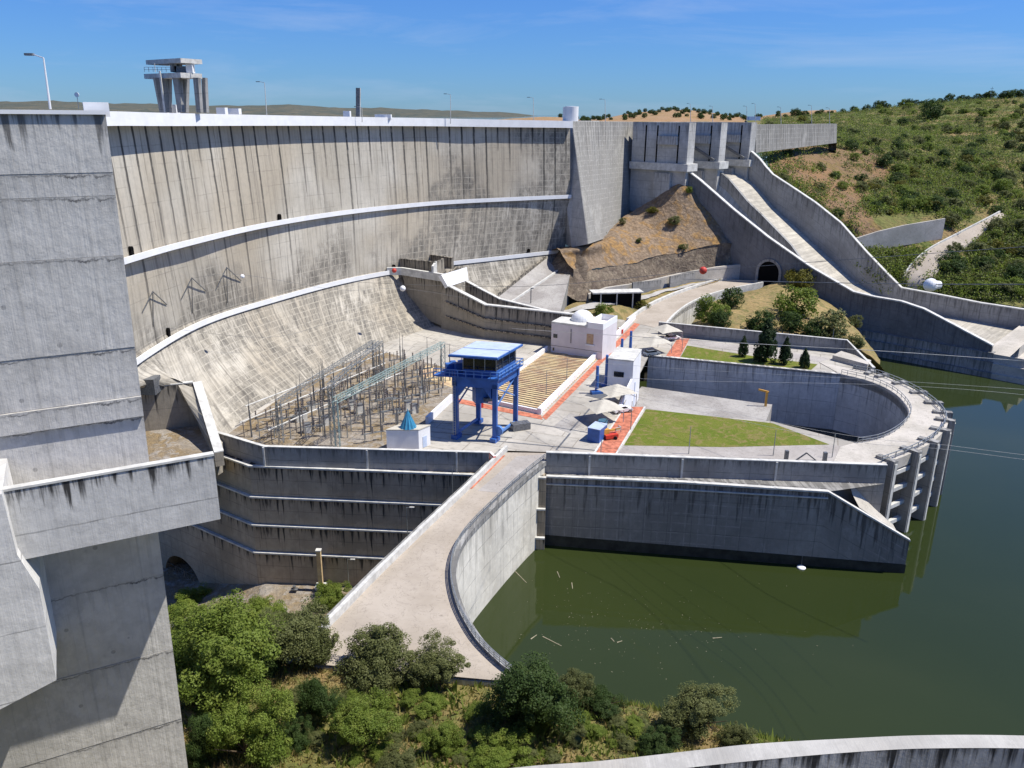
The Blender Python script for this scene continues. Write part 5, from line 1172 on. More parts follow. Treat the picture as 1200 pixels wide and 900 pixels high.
for i in range(len(arcp)-1):
    A, B, C_, D_ = arcp[i]+cn*.5, arcp[i+1]+cn*.5, out_[i+1]+cn*.5, out_[i]+cn*.5; b.face([A, B, C_, D_]); b.face([arcp[i]+cn*.12, arcp[i+1]+cn*.12, B, A]); b.face([D_, C_, out_[i+1], out_[i]])
b.build('arch_ring', M['wallp'], t)

# ================================================================== RIGHT HILLSIDE
HR = [[Y(870, 140, 900), Y(930, 137, 880), Y(1000, 131, 860), Y(1060, 125, 820), Y(1120, 118, 780), Y(1180, 115, 760), Y(1300, 114, 740)],
      [Y(890, 150, 520), Y(940, 152, 520), Y(1000, 150, 560), Y(1060, 150, 600), Y(1120, 147, 600), Y(1180, 146, 590), Y(1300, 145, 570)],
      [Y(900, 165, 425), Y(940, 163, 440), Y(985, 168, 450), Y(1050, 178, 450), Y(1120, 182, 455), Y(1180, 186, 450), Y(1300, 190, 440)],
      [Y(900, 186, 372), Y(935, 196, 366), Y(985, 210, 372), Y(1050, 218, 385), Y(1110, 222, 385), Y(1180, 230, 380), Y(1300, 235, 370)],
      [Y(908, 207, 343), Y(945, 226, 333), Y(985, 246, 325), Y(1030, 254, 333), Y(1095, 256, 335), Y(1180, 262, 335), Y(1300, 265, 330)],
      [Y(915, 222, 337), Y(955, 250, 329), Y(1000, 283, 318), Y(1040, 292, 316), Y(1090, 288, 318), Y(1180, 290, 320), Y(1300, 290, 320)],
      [Y(925, 240, 335), Y(975, 282, 323), Y(1020, 312, 307), Y(1060, 325, 301), Y(1110, 322, 299), Y(1180, 320, 300), Y(1300, 322, 302)],
      [Y(935, 262, 333), Y(1000, 320, 313), Y(1050, 345, 301), Y(1090, 352, 295), Y(1130, 354, 289), Y(1180, 358, 281), Y(1300, 372, 273)]]
HG = loft(HR, 100, 90, 1.8, .045)
BP = [(900, 184), (912, 172), (985, 172), (1032, 180), (1046, 205), (1026, 222), (1008, 236), (1030, 262), (1040, 274), (1000, 292), (960, 255), (905, 208)]
def bare(x, y):
    ok = False; j = len(BP)-1
    for i in range(len(BP)):
        xi, yi = BP[i]; xj, yj = BP[j]
        if (yi > y) != (yj > y) and x < (xj-xi)*(y-yi)/(yj-yi)+xi: ok = not ok
        j = i
    return ok
def hpx(v):
    q = v-Vector((0, 0, EYE)); w_ = q.dot(FW); return 600+F*q.dot(RT)/w_, 450-F*q.dot(UP)/w_
def barew(v):
    x, y = hpx(v); return sum(bare(x+a*7, y+c*6) for a in (-1, 0, 1) for c in (-1, 0, 1))/9
hk = N('hill_land', .95, .15); ho = hk.tc.outputs['Object']; hu_, hv_ = hk.uv()
def land(cols, sc_):
    n, n2, n3 = hk.noise(ho, sc_, 6, .65), hk.noise(ho, .4, 6, .7), hk.noise(ho, sc_*3.1, 5, .6, 1.)
    c = hk.mix(hk.ramp(n, .38, .6), cols[0], cols[1]); c = hk.mix(hk.ramp(n3, .48, .62), c, cols[2]); return hk.mix(hk.ramp(n2, .4, .75, 0, .6), c, cols[3])
c_a = land([(.28, .19, .095), (.17, .175, .055), (.11, .145, .038), (.11, .12, .042)], .017); c_b = land([(.30, .175, .085), (.25, .165, .09), (.23, .165, .06), (.15, .10, .06)], .03)
vd_ = hk.voro(ho, .55); c_b = hk.mix(hk.ramp(vd_, .25, .9, 0, .45), c_b, (.16, .11, .075))
mk = hk.ramp(hk.math('ADD', hu_, hk.math('MULTIPLY', hk.math('SUBTRACT', hk.noise(ho, .06, 6, .7), .5), 1.3)), .38, .62)
hk.col(hk.mix(mk, c_a, c_b)); hk.bump(hk.math('ADD', hk.noise(ho, .5, 6, .75), vd_), 1.1, .8)
b = MB(); b.sheet(HG, [[(barew(v), 0) for v in r] for r in HG], sm=True); structure(b.build('scrub_hillside', hk.m, merge=True))
def hill_hit(px, py):
    """point of the hillside grid seen nearest this photo position"""
    best = None
    for i in range(0, len(HG)):
        for j in range(0, len(HG[0])):
            q = HG[i][j]-Vector((0, 0, EYE)); w_ = q.dot(FW); x = 600+F*q.dot(RT)/w_; y = 450-F*q.dot(UP)/w_; d = (x-px)**2+(y-py)**2
            if best is None or d < best[0]: best = (d, HG[i][j])
    return best[1].copy()
# hill road and retaining wall
def onhill(px_, py_, lift=0):
    h = hill_hit(px_, py_); return Y(px_, py_, h.y-1.5)
rL = [onhill(*p) for p in ((1052, 340), (1060, 324), (1073, 307), (1092, 292), (1122, 276), (1155, 259), (1172, 250))]
rR = [onhill(*p) for p in ((1093, 342), (1095, 326), (1105, 309), (1122, 295), (1143, 280), (1166, 262), (1180, 252))]
rl, rr2 = cat(rL, 24), cat(rR, 24); up2 = Vector((0, 0, .3))
MB().wall([p+up2-Vector((0, 0, .02)) for p in rr2], .3, [p.z-6 for p in rr2]).build('hill_road_edge', M['deck']); tag(bpy.data.objects['hill_road_edge'], 'low concrete edge on the river side of the hill road', 'kerb')
structure(MB().sheet([[p+up2 for p in rl], [p+up2 for p in rr2]], sm=True).build('hill_road', M['road'], merge=True))
MB().wall([p+up2+Vector((0, 0, .7)) for p in rl], .5, [p.z-4 for p in rl]).build('hill_road_kerb', M['cap']); tag(bpy.data.objects['hill_road_kerb'], 'pale kerb along the winding hill road', 'kerb')
_b = [onhill(998, 288), onhill(1108, 274)]; p = [Y(x, y, _b[0].y+(_b[1].y-_b[0].y)*(x-998)/110-2) for x, y in ((998, 281), (1030, 271), (1060, 264), (1108, 256))]
b = MB(); b.wall(p, .8, [q.z-8 for q in p]); o = b.build('hill_wall', M['deck']); tag(o, 'pale retaining wall along the hill road right of the chute', 'wall')

# ================================================================== FAR LAND AND RESERVOIR
b = MB(); b.face([(-9000, 330, 62), (34, 330, 62), (75, 420, 62), (140, 650, 62), (500, 1500, 62), (2500, 9000, 62), (-9000, 9000, 62)]); structure(b.build('reservoir_water', M['water']))
skyl = [(-250, 119), (0, 119.5), (60, 118), (100, 120), (150, 121), (240, 123.5), (300, 123.5), (345, 122.5), (400, 126.5), (450, 127), (520, 129), (600, 131.5), (640, 137), (720, 138), (900, 140), (1400, 140)]
def far_z(px_, frac):
    return lerp(px_, [s[0] for s in skyl], [s[1] for s in skyl])
rws = []
for k, (yy, dy) in enumerate(((2200, 18), (3000, 6.5), (3500, 4.5), (4200, 2.2), (5000, 0))):
    row = []
    for px_ in AR(-250, 1401, 6): row.append(Y(px_, far_z(px_, 0)+dy+1.2*fbm(px_*.05, k*3.1, 2), yy))
    rws.append(row)
b = MB(); b.sheet(rws, sm=True); structure(b.build('far_hills', M['far'], merge=True))
OH = loft([[Y(560, 142, 1000), Y(640, 137, 1000), Y(690, 140, 1000), Y(740, 132.5, 1000), Y(790, 128.5, 1000), Y(830, 132, 1000), Y(870, 137, 1000), Y(930, 131, 1000), Y(980, 129, 1000)],
           [Y(560, 150, 800), Y(640, 144, 800), Y(690, 144, 800), Y(740, 140, 800), Y(790, 137, 800), Y(830, 139, 800), Y(870, 142, 800), Y(930, 141, 800), Y(980, 140, 800)],
           [Y(560, 156, 640), Y(640, 152, 640), Y(690, 152, 640), Y(740, 150, 640), Y(790, 149, 640), Y(830, 149, 640), Y(870, 150, 640), Y(930, 150, 640), Y(980, 150, 640)]], 60, 24, 1.2, .02)
b = MB(); b.sheet(OH, sm=True); structure(b.build('olive_grove_hill', M['hillbare'], merge=True))

# ================================================================== FOLIAGE
def leaf_mesh(name, mat, rx, ry, rz, ncl, nlf, lsz, seed, shape='round', gap=.25):
    """crown of separate leaf faces gathered in uneven clumps; origin at the foot"""
    g = np.random.default_rng(seed); C = []
    lobes = [(np.array([g.uniform(-.55, .55), g.uniform(-.55, .55), g.uniform(-.45, .5)]), g.uniform(.38, .62)) for _ in range(7)]
    for _ in range(ncl):
        if shape == 'lobed':
            lc, lr = lobes[g.integers(7)]; v = g.normal(0, 1, 3); v /= np.linalg.norm(v); C.append((lc+v*lr*g.uniform(.55, 1.05), g.uniform(.10, .24))); continue
        while True:
            v = g.uniform(-1, 1, 3); r = np.linalg.norm(v)
            if r < 1 and r > .35: break
        if shape == 'cone': v[:2] *= (1-(v[2]+1)/2)*1.05+.06
        C.append((v, g.uniform(.16, .36)))
    P = []; DN = []
    for v, cr in C:
        d = g.normal(0, 1, (nlf, 3)); d /= np.linalg.norm(d, axis=1)[:, None]; DN.append(d*.6+v/(np.linalg.norm(v)+.01)*.6); d *= (g.uniform(.3, 1, (nlf, 1))**.5)*cr
        if shape == 'cone': d[:, :2] *= .7
        P.append(v+d)
    P = np.concatenate(P)*np.array([rx, ry, rz])+np.array([0, 0, rz*.95]); P[:, 2] = np.maximum(P[:, 2], .05)
    n = len(P); dn = np.concatenate(DN); nn_ = dn*.9+g.normal(0, .75, (n, 3))+np.array([0, 0, .45]); nn_ /= np.linalg.norm(nn_, axis=1)[:, None]
    a = np.cross(nn_, g.normal(0, 1, (n, 3))); a /= np.linalg.norm(a, axis=1)[:, None]
    b_ = np.cross(nn_, a); b_ /= np.linalg.norm(b_, axis=1)[:, None]; s_ = (lsz*g.uniform(.6, 1.4, (n, 1)))
    a *= s_*.75; b_ *= s_*.42
    V_ = np.stack([P-a, P+b_, P+a, P-b_], 1).reshape(-1, 3)
    me = bpy.data.meshes.new(name); me.vertices.add(n*4); me.vertices.foreach_set('co', V_.ravel().astype(np.float32))
    me.loops.add(n*4); me.loops.foreach_set('vertex_index', np.arange(n*4, dtype=np.int32)); me.polygons.add(n)
    me.polygons.foreach_set('loop_start', np.arange(0, n*4, 4, dtype=np.int32)); me.polygons.foreach_set('loop_total', np.full(n, 4, dtype=np.int32)); me.update(); me.validate(); me.materials.append(mat); return me
def trunk_mesh(h, r, seed):
    g = random.Random(seed); b = MB(); b.tube((0, 0, -.8), (g.uniform(-.2, .2)*h*.2, 0, h*.5), r, r*.6, 7)
    for k in range(5):
        a = 2*math.pi*k/5+g.uniform(-.4, .4); z0 = h*g.uniform(.12, .45); l = h*g.uniform(.3, .5); b.tube((0, 0, z0), (l*math.cos(a), l*math.sin(a), z0+h*.35), r*.45, r*.12, 5)
    o = b.build('trunk', M['bark']); me = o.data; bpy.data.objects.remove(o); return me
def tree(name, loc, crown_me, trunk_me, sx, sz, rot, label, cat_, group=None):
    t = thing(name, loc, label, cat_, group); t.scale = (sx, sx, sz); t.rotation_euler[2] = rot
    for nm, me in (('crown', crown_me), ('trunk', trunk_me)):
        o = bpy.data.objects.new(nm, me); COL.objects.link(o); o.parent = t
    return t
# near shrubs: unit crowns of radius 1, height ~1.9
near = {}
for key, mt, sd in (('a', 'lf_a', 1), ('b', 'lf_b', 2), ('c', 'lf_c', 3)):
    near[key] = [leaf_mesh('leafy_crown', M[mt], 1, 1, .95, 170, 230, .030, sd*10+i, 'lobed') for i in range(4)]
tr1 = trunk_mesh(1.5, .07, 4)
NEAR = [ # px, py foot, width px, height px, kind, label
 (268, 835, 165, 140, 'a', 'largest bright green bush beside the big pier'), (222, 722, 70, 34, 'a', 'leafy green bush by the arched gate at the pier edge'),
 (300, 738, 80, 42, 'a', 'rounded green bush on the dry basin edge below the streaked wall'), (358, 790, 105, 100, 'b', 'grey green bush left of the road parapet end'),
 (440, 800, 118, 88, 'b', 'broad olive green bush covering the foot of the road'), (515, 810, 86, 62, 'b', 'pale olive bush at the near road edge'),
 (383, 712, 55, 35, 'a', 'green bush tucked behind the road parapet'), (341, 735, 34, 24, 'c', 'small dark bush on the dry basin ground'),
 (245, 765, 105, 62, 'a', 'broad green bush between the pier edge and the dry basin'), (330, 768, 72, 52, 'b', 'grey green bush between the big bright bush and the road parapet'), (300, 790, 80, 55, 'c', 'dark bush in the hollow left of the road parapet'),
 (622, 862, 138, 118, 'c', 'big dark green tree at the end of the road wall'), (672, 826, 60, 55, 'b', 'grey bush half hidden behind the big dark tree'),
 (712, 836, 62, 36, 'c', 'low dark bush right of the big dark tree'), (818, 864, 98, 66, 'b', 'grey green bush leaning over the shore'),
 (862, 874, 45, 34, 'b', 'small pale bush at the right end of the shore'), (772, 886, 58, 36, 'c', 'dark low bush behind the foreground wall'),
 (382, 852, 60, 78, 'c', 'upright dark bush in the middle of the near slope'), (290, 905, 110, 110, 'a', 'yellow green bush at the bottom edge near the pier'),
 (435, 882, 95, 72, 'a', 'mid green bush below the olive bush at the road'), (348, 878, 46, 40, 'c', 'small dark bush between two bright green bushes'),
 (520, 884, 60, 50, 'a', 'loose green bush left of the big dark tree'), (590, 902, 85, 36, 'a', 'low yellow green bush at the bottom centre'),
 (238, 905, 60, 90, 'c', 'shaded dark bush against the foot of the pier'), (640, 800, 52, 38, 'c', 'dark bush behind the big dark tree by the water'),
 (505, 838, 52, 30, 'a', 'low green bush on the dry slope under the road edge'), (470, 905, 62, 30, 'b', 'low olive bush at the bottom edge')]
for i, (px_, py_, wpx, hpx, k, lab) in enumerate(NEAR):
    p = hit_bank(px_, py_-hpx*.12); dpt = (p-Vector((0, 0, EYE))).dot(FW); wm = wpx*dpt/F/2*.88; hm = hpx*dpt/F/1.9*.90
    p.z -= .25
    tree('shrub' if wpx < 110 else 'bushy_tree', p, near[k][i % 4], tr1, wm, hm, i*1.7, lab, 'shrub' if wpx < 110 else 'tree', 'bushes on the near slope')
gg = random.Random(31); nlow = 0
while nlow < 95:
    px_, py_ = gg.uniform(218, 800), gg.uniform(775, 900)
    if py_ < 815+(px_-420)*.10: continue
    p = hit_bank(px_, py_)
    if p.z < .6: continue
    dpt = (p-Vector((0, 0, EYE))).dot(FW); wm = gg.uniform(14, 34)*dpt/F/2
    tree('low_bush', p-Vector((0, 0, .2)), near['ab'[nlow % 2] if nlow % 5 else 'a'][nlow % 4], tr1, wm, wm*gg.uniform(.45, .75), gg.uniform(0, 6), 'low yellow green bush among the dry grass of the near slope', 'bush', 'low bushes among the dry grass'); nlow += 1
# ground cover on the near slope
def blades(name, mat, pts, hgt, wd, seed):
    g = np.random.default_rng(seed); n = len(pts); P = np.array(pts); ang = g.uniform(0, 2*math.pi, n); h = hgt*g.uniform(.5, 1.5, n); ln = g.normal(0, .35, (n, 2))*h[:, None]
    dx = np.stack([np.cos(ang), np.sin(ang), np.zeros(n)], 1)*(wd*g.uniform(.6, 1.5, n))[:, None]
    tip = P+np.stack([ln[:, 0], ln[:, 1], h], 1); V_ = np.stack([P-dx, P+dx, tip], 1).reshape(-1, 3)
    me = bpy.data.meshes.new(name); me.vertices.add(n*3); me.vertices.foreach_set('co', V_.ravel().astype(np.float32)); me.loops.add(n*3); me.loops.foreach_set('vertex_index', np.arange(n*3, dtype=np.int32))
    me.polygons.add(n); me.polygons.foreach_set('loop_start', np.arange(0, n*3, 3, dtype=np.int32)); me.polygons.foreach_set('loop_total', np.full(n, 3, dtype=np.int32)); me.update(); me.materials.append(mat)
    o = bpy.data.objects.new(name, me); COL.objects.link(o); o['kind'] = 'stuff'; return o
def on_road(x, y):
    ok = False
    n = len(poly); j = n-1
    for i in range(n):
        xi, yi, xj, yj = poly[i].x, poly[i].y, poly[j].x, poly[j].y
        if (yi > y) != (yj > y) and x < (xj-xi)*(y-yi)/(yj-yi)+xi: ok = not ok
        j = i
    return ok
gp, gq = [], []
for _ in range(60000):
    x, y = random.uniform(-42, 42), random.uniform(50, 118)
    z = bank(x, y)
    if z < -8 or (x > -14 and z < .1) or on_road(x, y): continue
    f = fbm(x*.13, y*.13, 21)
    if f+random.uniform(-.5, .5) > .0: gp.append((x, y, z-.05))
    elif random.random() < .8: gq.append((x, y, z-.05))
tag(blades('dry_grass', M['lf_g'], gp, .55, .09, 5), 'dry straw coloured grass over the near slope', 'grass'); tag(blades('green_weeds', M['lf_h'], gq, .75, .16, 6), 'yellow green weeds over the near slope', 'weeds')

# mid-distance bushes
midm = {k: [leaf_mesh('bush_crown', M[mt], 1, 1, .85, 60, 60, .085, 60+i+sd) for i in range(3)] for k, mt, sd in (('a', 'lf_a', 0), ('b', 'lf_b', 10), ('c', 'lf_c', 20), ('d', 'lf_d', 30))}
tr2 = trunk_mesh(1.2, .06, 9)
def surf_hit(G, px_, py_):
    best = None
    for r in G:
        for v in r:
            q = v-Vector((0, 0, EYE)); w_ = q.dot(FW); d = (600+F*q.dot(RT)/w_-px_)**2+(450-F*q.dot(UP)/w_-py_)**2
            if best is None or d < best[0]: best = (d, v)
    return best[1].copy()
HB = [(829, 378, 34, 32, 'a', 'bright green bush at the left end of the hillock'), (845, 386, 30, 24, 'c', 'dark bush beside the far lawn on the hillock'), (858, 360, 30, 24, 'c', 'dark bush high on the hillock left side'),
      (890, 390, 36, 28, 'c', 'dark bush behind the first conifer'), (932, 372, 52, 38, 'a', 'largest green bush on the hillock'), (925, 390, 30, 26, 'c', 'dark bush behind the middle conifers'),
      (968, 398, 52, 36, 'b', 'olive bush at the right end of the hillock'), (1003, 385, 18, 16, 'b', 'small olive bush on the right crest of the hillock'), (1000, 408, 30, 18, 'b', 'pale bush at the hillock toe by the plinth'),
      (935, 340, 38, 26, 'd', 'yellowish bush on the hillock crest under the chute wall'), (950, 400, 30, 24, 'c', 'dark bush behind the last conifer'), (845, 372, 22, 16, 'a', 'small bright bush on the hillock')]
for i, (px_, py_, wp, hp_, k, lab) in enumerate(HB):
    p = surf_hit(HK, px_, py_-2); dpt = (p-Vector((0, 0, EYE))).dot(FW); tree('shrub', p-Vector((0, 0, .3)), midm[k][i % 3], tr2, wp*dpt/F/2*.9, hp_*dpt/F/1.75, i, lab, 'shrub', 'bushes on the hillock')
for i, (px_, py_, wp, hp_, k, lab) in enumerate(((708, 371, 22, 16, 'a', 'dark green bush beside the dirt path'), (687, 373, 14, 9, 'a', 'low bush on the verge near the dome'), (752, 362, 20, 12, 'd', 'yellow bush above the road bend'))):
    p = surf_hit(VG, px_, py_); dpt = (p-Vector((0, 0, EYE))).dot(FW); tree('shrub', p, midm[k][i % 3], tr2, wp*dpt/F/2, hp_*dpt/F/1.75, i, lab, 'shrub', 'bushes on the verge')
for i, (px_, py_, wp, hp_, k, lab) in enumerate(((686, 286, 9, 9, 'a', 'small bush at the foot of the gravity block'), (729, 264, 9, 8, 'b', 'small bush on the mound edge by the battered wall'), (766, 249, 16, 8, 'd', 'yellow green bush high on the mound'), (749, 284, 7, 6, 'c', 'small dark bush in the middle of the mound'),
      (808, 226, 8, 8, 'a', 'green bush just below the mound top'), (705, 275, 10, 7, 'b', 'grey bush on the mound left edge'), (790, 262, 16, 10, 'b', 'dry grey bush on the mound face'), (801, 292, 14, 6, 'b', 'low bush at the mound foot'))):
    p = surf_hit(MD, px_, py_); dpt = (p-Vector((0, 0, EYE))).dot(FW); tree('shrub', p, midm[k][i % 3], tr2, wp*dpt/F/2, hp_*dpt/F/1.75, i, lab, 'shrub', 'bushes on the mound')
# conifers on the far lawn
con = leaf_mesh('conifer_crown', M['lf_e'], 1, 1, 1, 110, 80, .075, 77, 'cone'); tr3 = trunk_mesh(1.6, .05, 3)
for i, (px_, py_, wp, hp_, lab) in enumerate(((870, 418, 16, 26, 'slim conifer nearest the red path on the far lawn'), (896, 424, 36, 52, 'tallest broad conifer on the far lawn'), (919, 427, 20, 34, 'slim conifer right of the tallest one'), (942, 431, 17, 24, 'small conifer at the right end of the far lawn'))):
    p = Z(px_, py_, PZ); dpt = (p-Vector((0, 0, EYE))).dot(FW); tree('conifer', p, con, tr3, wp*dpt/F/2, hp_*dpt/F/2.05, i*1.1, lab, 'conifer', 'conifers on the far lawn')
# hillside bushes
LBL = {'a': 'green rounded bush on the scrub hillside', 'b': 'grey olive bush on the scrub hillside', 'c': 'dark evergreen bush on the scrub hillside', 'd': 'yellow flowering broom on the scrub hillside'}
cnt = 0; g = random.Random(11)
HP = []
for i in range(len(HG)):
    for j in range(len(HG[0])):
        q = HG[i][j]-Vector((0, 0, EYE)); w_ = q.dot(FW); HP.append((600+F*q.dot(RT)/w_, 450-F*q.dot(UP)/w_, HG[i][j], w_))
cand = [h for h in HP if 895 < h[0] < 1225 and 112 < h[1] < 350]
def roadz(x, y): return 1050 < x < 1170 and abs((x-1070)*-.85+325-y) < 20
for _ in range(5000):
    if cnt >= 285: break
    x = g.uniform(900, 1215); y = 116+(345-116)*g.random()**1.0
    if y < 128+(1200-x)*.02 and x < 1000: continue
    if bare(x, y) and g.random() > .16: continue
    if roadz(x, y) or (y > 258 and x < 1105 and g.random() < .8) or (1000 < x < 1110 and 250 < y < 292): continue
    best = min(cand, key=lambda h: (h[0]-x)**2+(h[1]-y)**2)
    if (best[0]-x)**2+(best[1]-y)**2 > 60: continue
    p = best[2].copy(); w_ = best[3]; k = g.choices('abcd', (4, 2.5, 4, 1.1))[0]
    s_px = g.uniform(4.5, 9)*(0.55+.75*(y-116)/150); s = s_px*w_/F
    p += Vector((g.uniform(-2, 2), g.uniform(-2, 2), -.4))
    tree('hillside_bush', p, midm[k][cnt % 3], tr2, s, s*g.uniform(.65, 1.0), g.uniform(0, 6), LBL[k], 'bush', {'a': 'green hillside bushes', 'b': 'olive hillside bushes', 'c': 'dark hillside bushes', 'd': 'yellow hillside broom'}[k]); cnt += 1
# one mass of low scrub between them
pts = []
for h in cand:
    if bare(h[0], h[1]) and random.random() > .14: continue
    if roadz(h[0], h[1]) or (1000 < h[0] < 1110 and 250 < h[1] < 292): continue
    for _ in range(6):
        p = h[2]+Vector((random.uniform(-4, 4), random.uniform(-5, 5), random.uniform(-.3, .9))); pts.append(p)
def leaf_stuff(name, mat, pts, sz, seed):
    g_ = np.random.default_rng(seed); P = np.array([tuple(p) for p in pts]); P = np.repeat(P, 12, 0)+g_.normal(0, .75, (len(P)*12, 3)); n = len(P); a = g_.normal(0, 1, (n, 3)); a /= np.linalg.norm(a, axis=1)[:, None]; b_ = np.cross(a, g_.normal(0, 1, (n, 3))); b_ /= np.linalg.norm(b_, axis=1)[:, None]
    a *= sz; b_ *= sz*.6; V_ = np.stack([P-a, P+b_, P+a, P-b_], 1).reshape(-1, 3); me = bpy.data.meshes.new(name); me.vertices.add(n*4); me.vertices.foreach_set('co', V_.ravel().astype(np.float32)); me.loops.add(n*4); me.loops.foreach_set('vertex_index', np.arange(n*4, dtype=np.int32))
    me.polygons.add(n); me.polygons.foreach_set('loop_start', np.arange(0, n*4, 4, dtype=np.int32)); me.polygons.foreach_set('loop_total', np.full(n, 4, dtype=np.int32)); me.update(); me.materials.append(mat); o = bpy.data.objects.new(name, me); COL.objects.link(o); o['kind'] = 'stuff'; return o
r3 = random.Random(3); r3.shuffle(pts); k3 = len(pts)//2
tag(leaf_stuff('low_scrub', M['lf_a'], pts[:k3], .42, 3), 'low green scrub covering the right hillside', 'scrub'); tag(leaf_stuff('grey_scrub', M['lf_b'], pts[k3:], .42, 4), 'grey green scrub covering the right hillside', 'scrub')
# dark round trees standing out on the skyline
for (px_, py_, wp, hp_, lab) in ((1092, 139, 24, 24, 'large dark tree on the hill shoulder below the ridge'), (965, 168, 20, 13, 'dark bush below the end of the abutment wall'), (998, 176, 16, 13, 'dark bush on the bare slope right of the abutment wall'), (1012, 180, 9, 8, 'small dark bush beside the larger one on the bare slope'), (1034, 195, 18, 16, 'dark green bush at the edge of the bare slope')):
    p = min(HP, key=lambda h: (h[0]-px_)**2+(h[1]-py_)**2); w_ = p[3]; tree('dark_tree', p[2]-Vector((0, 0, .5)), midm['c'][0], tr2, wp*w_/F/2, hp_*w_/F/1.7, px_, lab, 'tree')
# ridge trees
g = random.Random(5)
for i in range(46):
    px_ = 905+i*6.6+g.uniform(-7, 7); j = min(len(HG[0])-1, max(0, int((px_-870)/(1300-870)*len(HG[0]))))
    cands = [h for h in HP if abs(h[0]-px_) < 5]; p = min(cands, key=lambda h: h[1]); s = g.choice((g.uniform(1.6, 3.), g.uniform(3., 6.5)))*p[3]/F
    tree('ridge_tree', p[2]-Vector((0, 0, .3)), midm['c'][i % 3], tr2, s, s*.95, i, 'small dark tree in the row along the hill ridge', 'tree', 'trees along the hill ridge')
OP = [(600+F*(v-Vector((0, 0, EYE))).dot(RT)/(v-Vector((0, 0, EYE))).dot(FW), 0, v) for r in OH for v in r]
for i in range(95):
    r_i = g.choice(range(0, 12)); v = g.choice(OH[r_i][8:52]); s = g.uniform(1.9, 3.1)
    tree('olive_tree', v+Vector((g.uniform(-5, 5), g.uniform(-8, 8), -.2)), midm['c'][i % 3], tr2, s, s*1., i, 'tiny dark olive tree dotted over the hill behind the dam', 'tree', 'olive trees on the hill behind the dam')

# ================================================================== CREST FURNITURE
def crest_lamp(px0, py0, px1, py1, yy, lab, arm=-1.2, r=.1, mat='cap'):
    p = Y(px1, py1, yy); q = Y(px0, py0, yy); t = thing('street_lamp', p, lab, 'street lamp', 'street lamps on the crest')
    MB().tube(p, q, r*1.2, r*.7, 8).build('pole', M[mat], t); e = q+Vector((arm, 0, .25)); am = MB().beam(q, e, r, r).build('arm', M[mat], t); MB().box(e+Vector((arm*.3, 0, -.02)), (.9*abs(arm)/1.2, .35, .16)).build('lamp_head', M['dsteel'], am)
crest_lamp(51, 68, 59, 128, 62, 'leaning white street lamp above the near pier', -.75, .075, 'white')
crest_lamp(310, 97, 313, 141, 205, 'thin street lamp right of the crest gate tower'); crest_lamp(424, 126, 424.5, 143, 226, 'short lamp post beside the dark chimney on the crest')
crest_lamp(528, 111, 528, 145, 250, 'thin street lamp midway along the far crest'); crest_lamp(625, 115, 625.5, 147, 268, 'street lamp just left of the white crest tank')
crest_lamp(709, 117, 709.5, 144, 300, 'street lamp on the gravity wall right of the white tank')
for i, (x, y0, y1, lab) in enumerate(((809, 122, 143, 'double lamp at the left spillway pier'), (835, 125, 143, 'lamp over the left spillway bay'), (875, 125, 143, 'lamp over the right spillway bay'), (885, 122, 143, 'lamp beside the white kiosk'), (951, 124, 145, 'lamp at the middle of the abutment wall'), (915, 126, 145, 'lamp at the near end of the abutment wall'), (972, 127, 146, 'lamp post beyond the abutment wall end'))):
    crest_lamp(x, y0, x+.3, y1, 355, lab, -.9, .11)
# gate tower on the crest (flared legs, two slabs)
gy = 172; t = thing('gate_tower', Y(210, 130, gy), 'pale gate tower with flared legs and two wide slabs on the dam crest', 'tower')
s_ = gy/F
def gp_(px_, py_, dy=0): return Y(px_, py_, gy+dy)
rt_ = math.radians(20)
def slab(x0, x1, y0, y1, d, mat, nm):
    a, c = gp_(x0, y1), gp_(x1, y1); zt2 = gp_(x0, y0).z; zb2 = a.z
    pl = [a, c, c+Vector((1.5, d, 0)), a+Vector((1.5, d, 0))]; MB().hexa([z_b(p, zb2) for p in pl], [z_b(p, zt2) for p in pl]).build(nm, mat, t)
def slab2(xa, xc, xb, y0, y1, mat, nm):
    A_2, C_2, B_2 = Y(xa, y1, gy+7), Y(xc, y1, gy-1), Y(xb, y1, gy+3.5); zb2 = C_2.z; zt2 = Y(xc, y0, gy-1).z
    pl = [C_2, B_2, A_2+B_2-C_2, A_2]; MB().hexa([z_b(p, zb2) for p in pl], [z_b(p, zt2) for p in pl]).build(nm, mat, t)
slab2(171, 212, 237, 68, 73.5, M['cap'], 'roof_slab'); slab2(169, 212, 237, 85, 91, M['cap'], 'platform_slab')
for (xt0, xt1, xb0, xb1, dy) in ((179, 188, 187, 193, .6), (202, 210, 208, 213, .6), (226, 232, 230, 235, .6), (190, 198, 193, 198, 6.5), (213, 219, 214, 218, 6.5), (236, 240, 238, 242, 6.5)):
    tp = [gp_(xt0, 91, dy), gp_(xt1, 91, dy)]; bt = [gp_(xb0, 132, dy), gp_(xb1, 132, dy)]; D_ = Vector((0, 1.6, 0))
    MB().hexa([bt[0], bt[1], bt[1]+D_, bt[0]+D_], [tp[0], tp[1], tp[1]+D_, tp[0]+D_]).build('flared_leg', M['grey'], t)
a = [gp_(200, 84.4, 2), gp_(206, 84.4, 2)]; MB().hexa([a[0], a[1], a[1]+Vector((0, 3, 0)), a[0]+Vector((0, 3, 0))], [gp_(199, 74.1, 2), gp_(207, 74.1, 2), gp_(207, 74.1, 2)+Vector((0, 3, 0)), gp_(199, 74.1, 2)+Vector((0, 3, 0))]).build('core_pillar', M['grey'], t)
MB().box(gp_(223, 80.5, 2), (1.3, 1.3, 1.6)).build('cabin', M['white'], t); MB().box(gp_(214, 81.5, 3), (2.5, 2, 1.2)).build('winch', M['dsteel'], t)
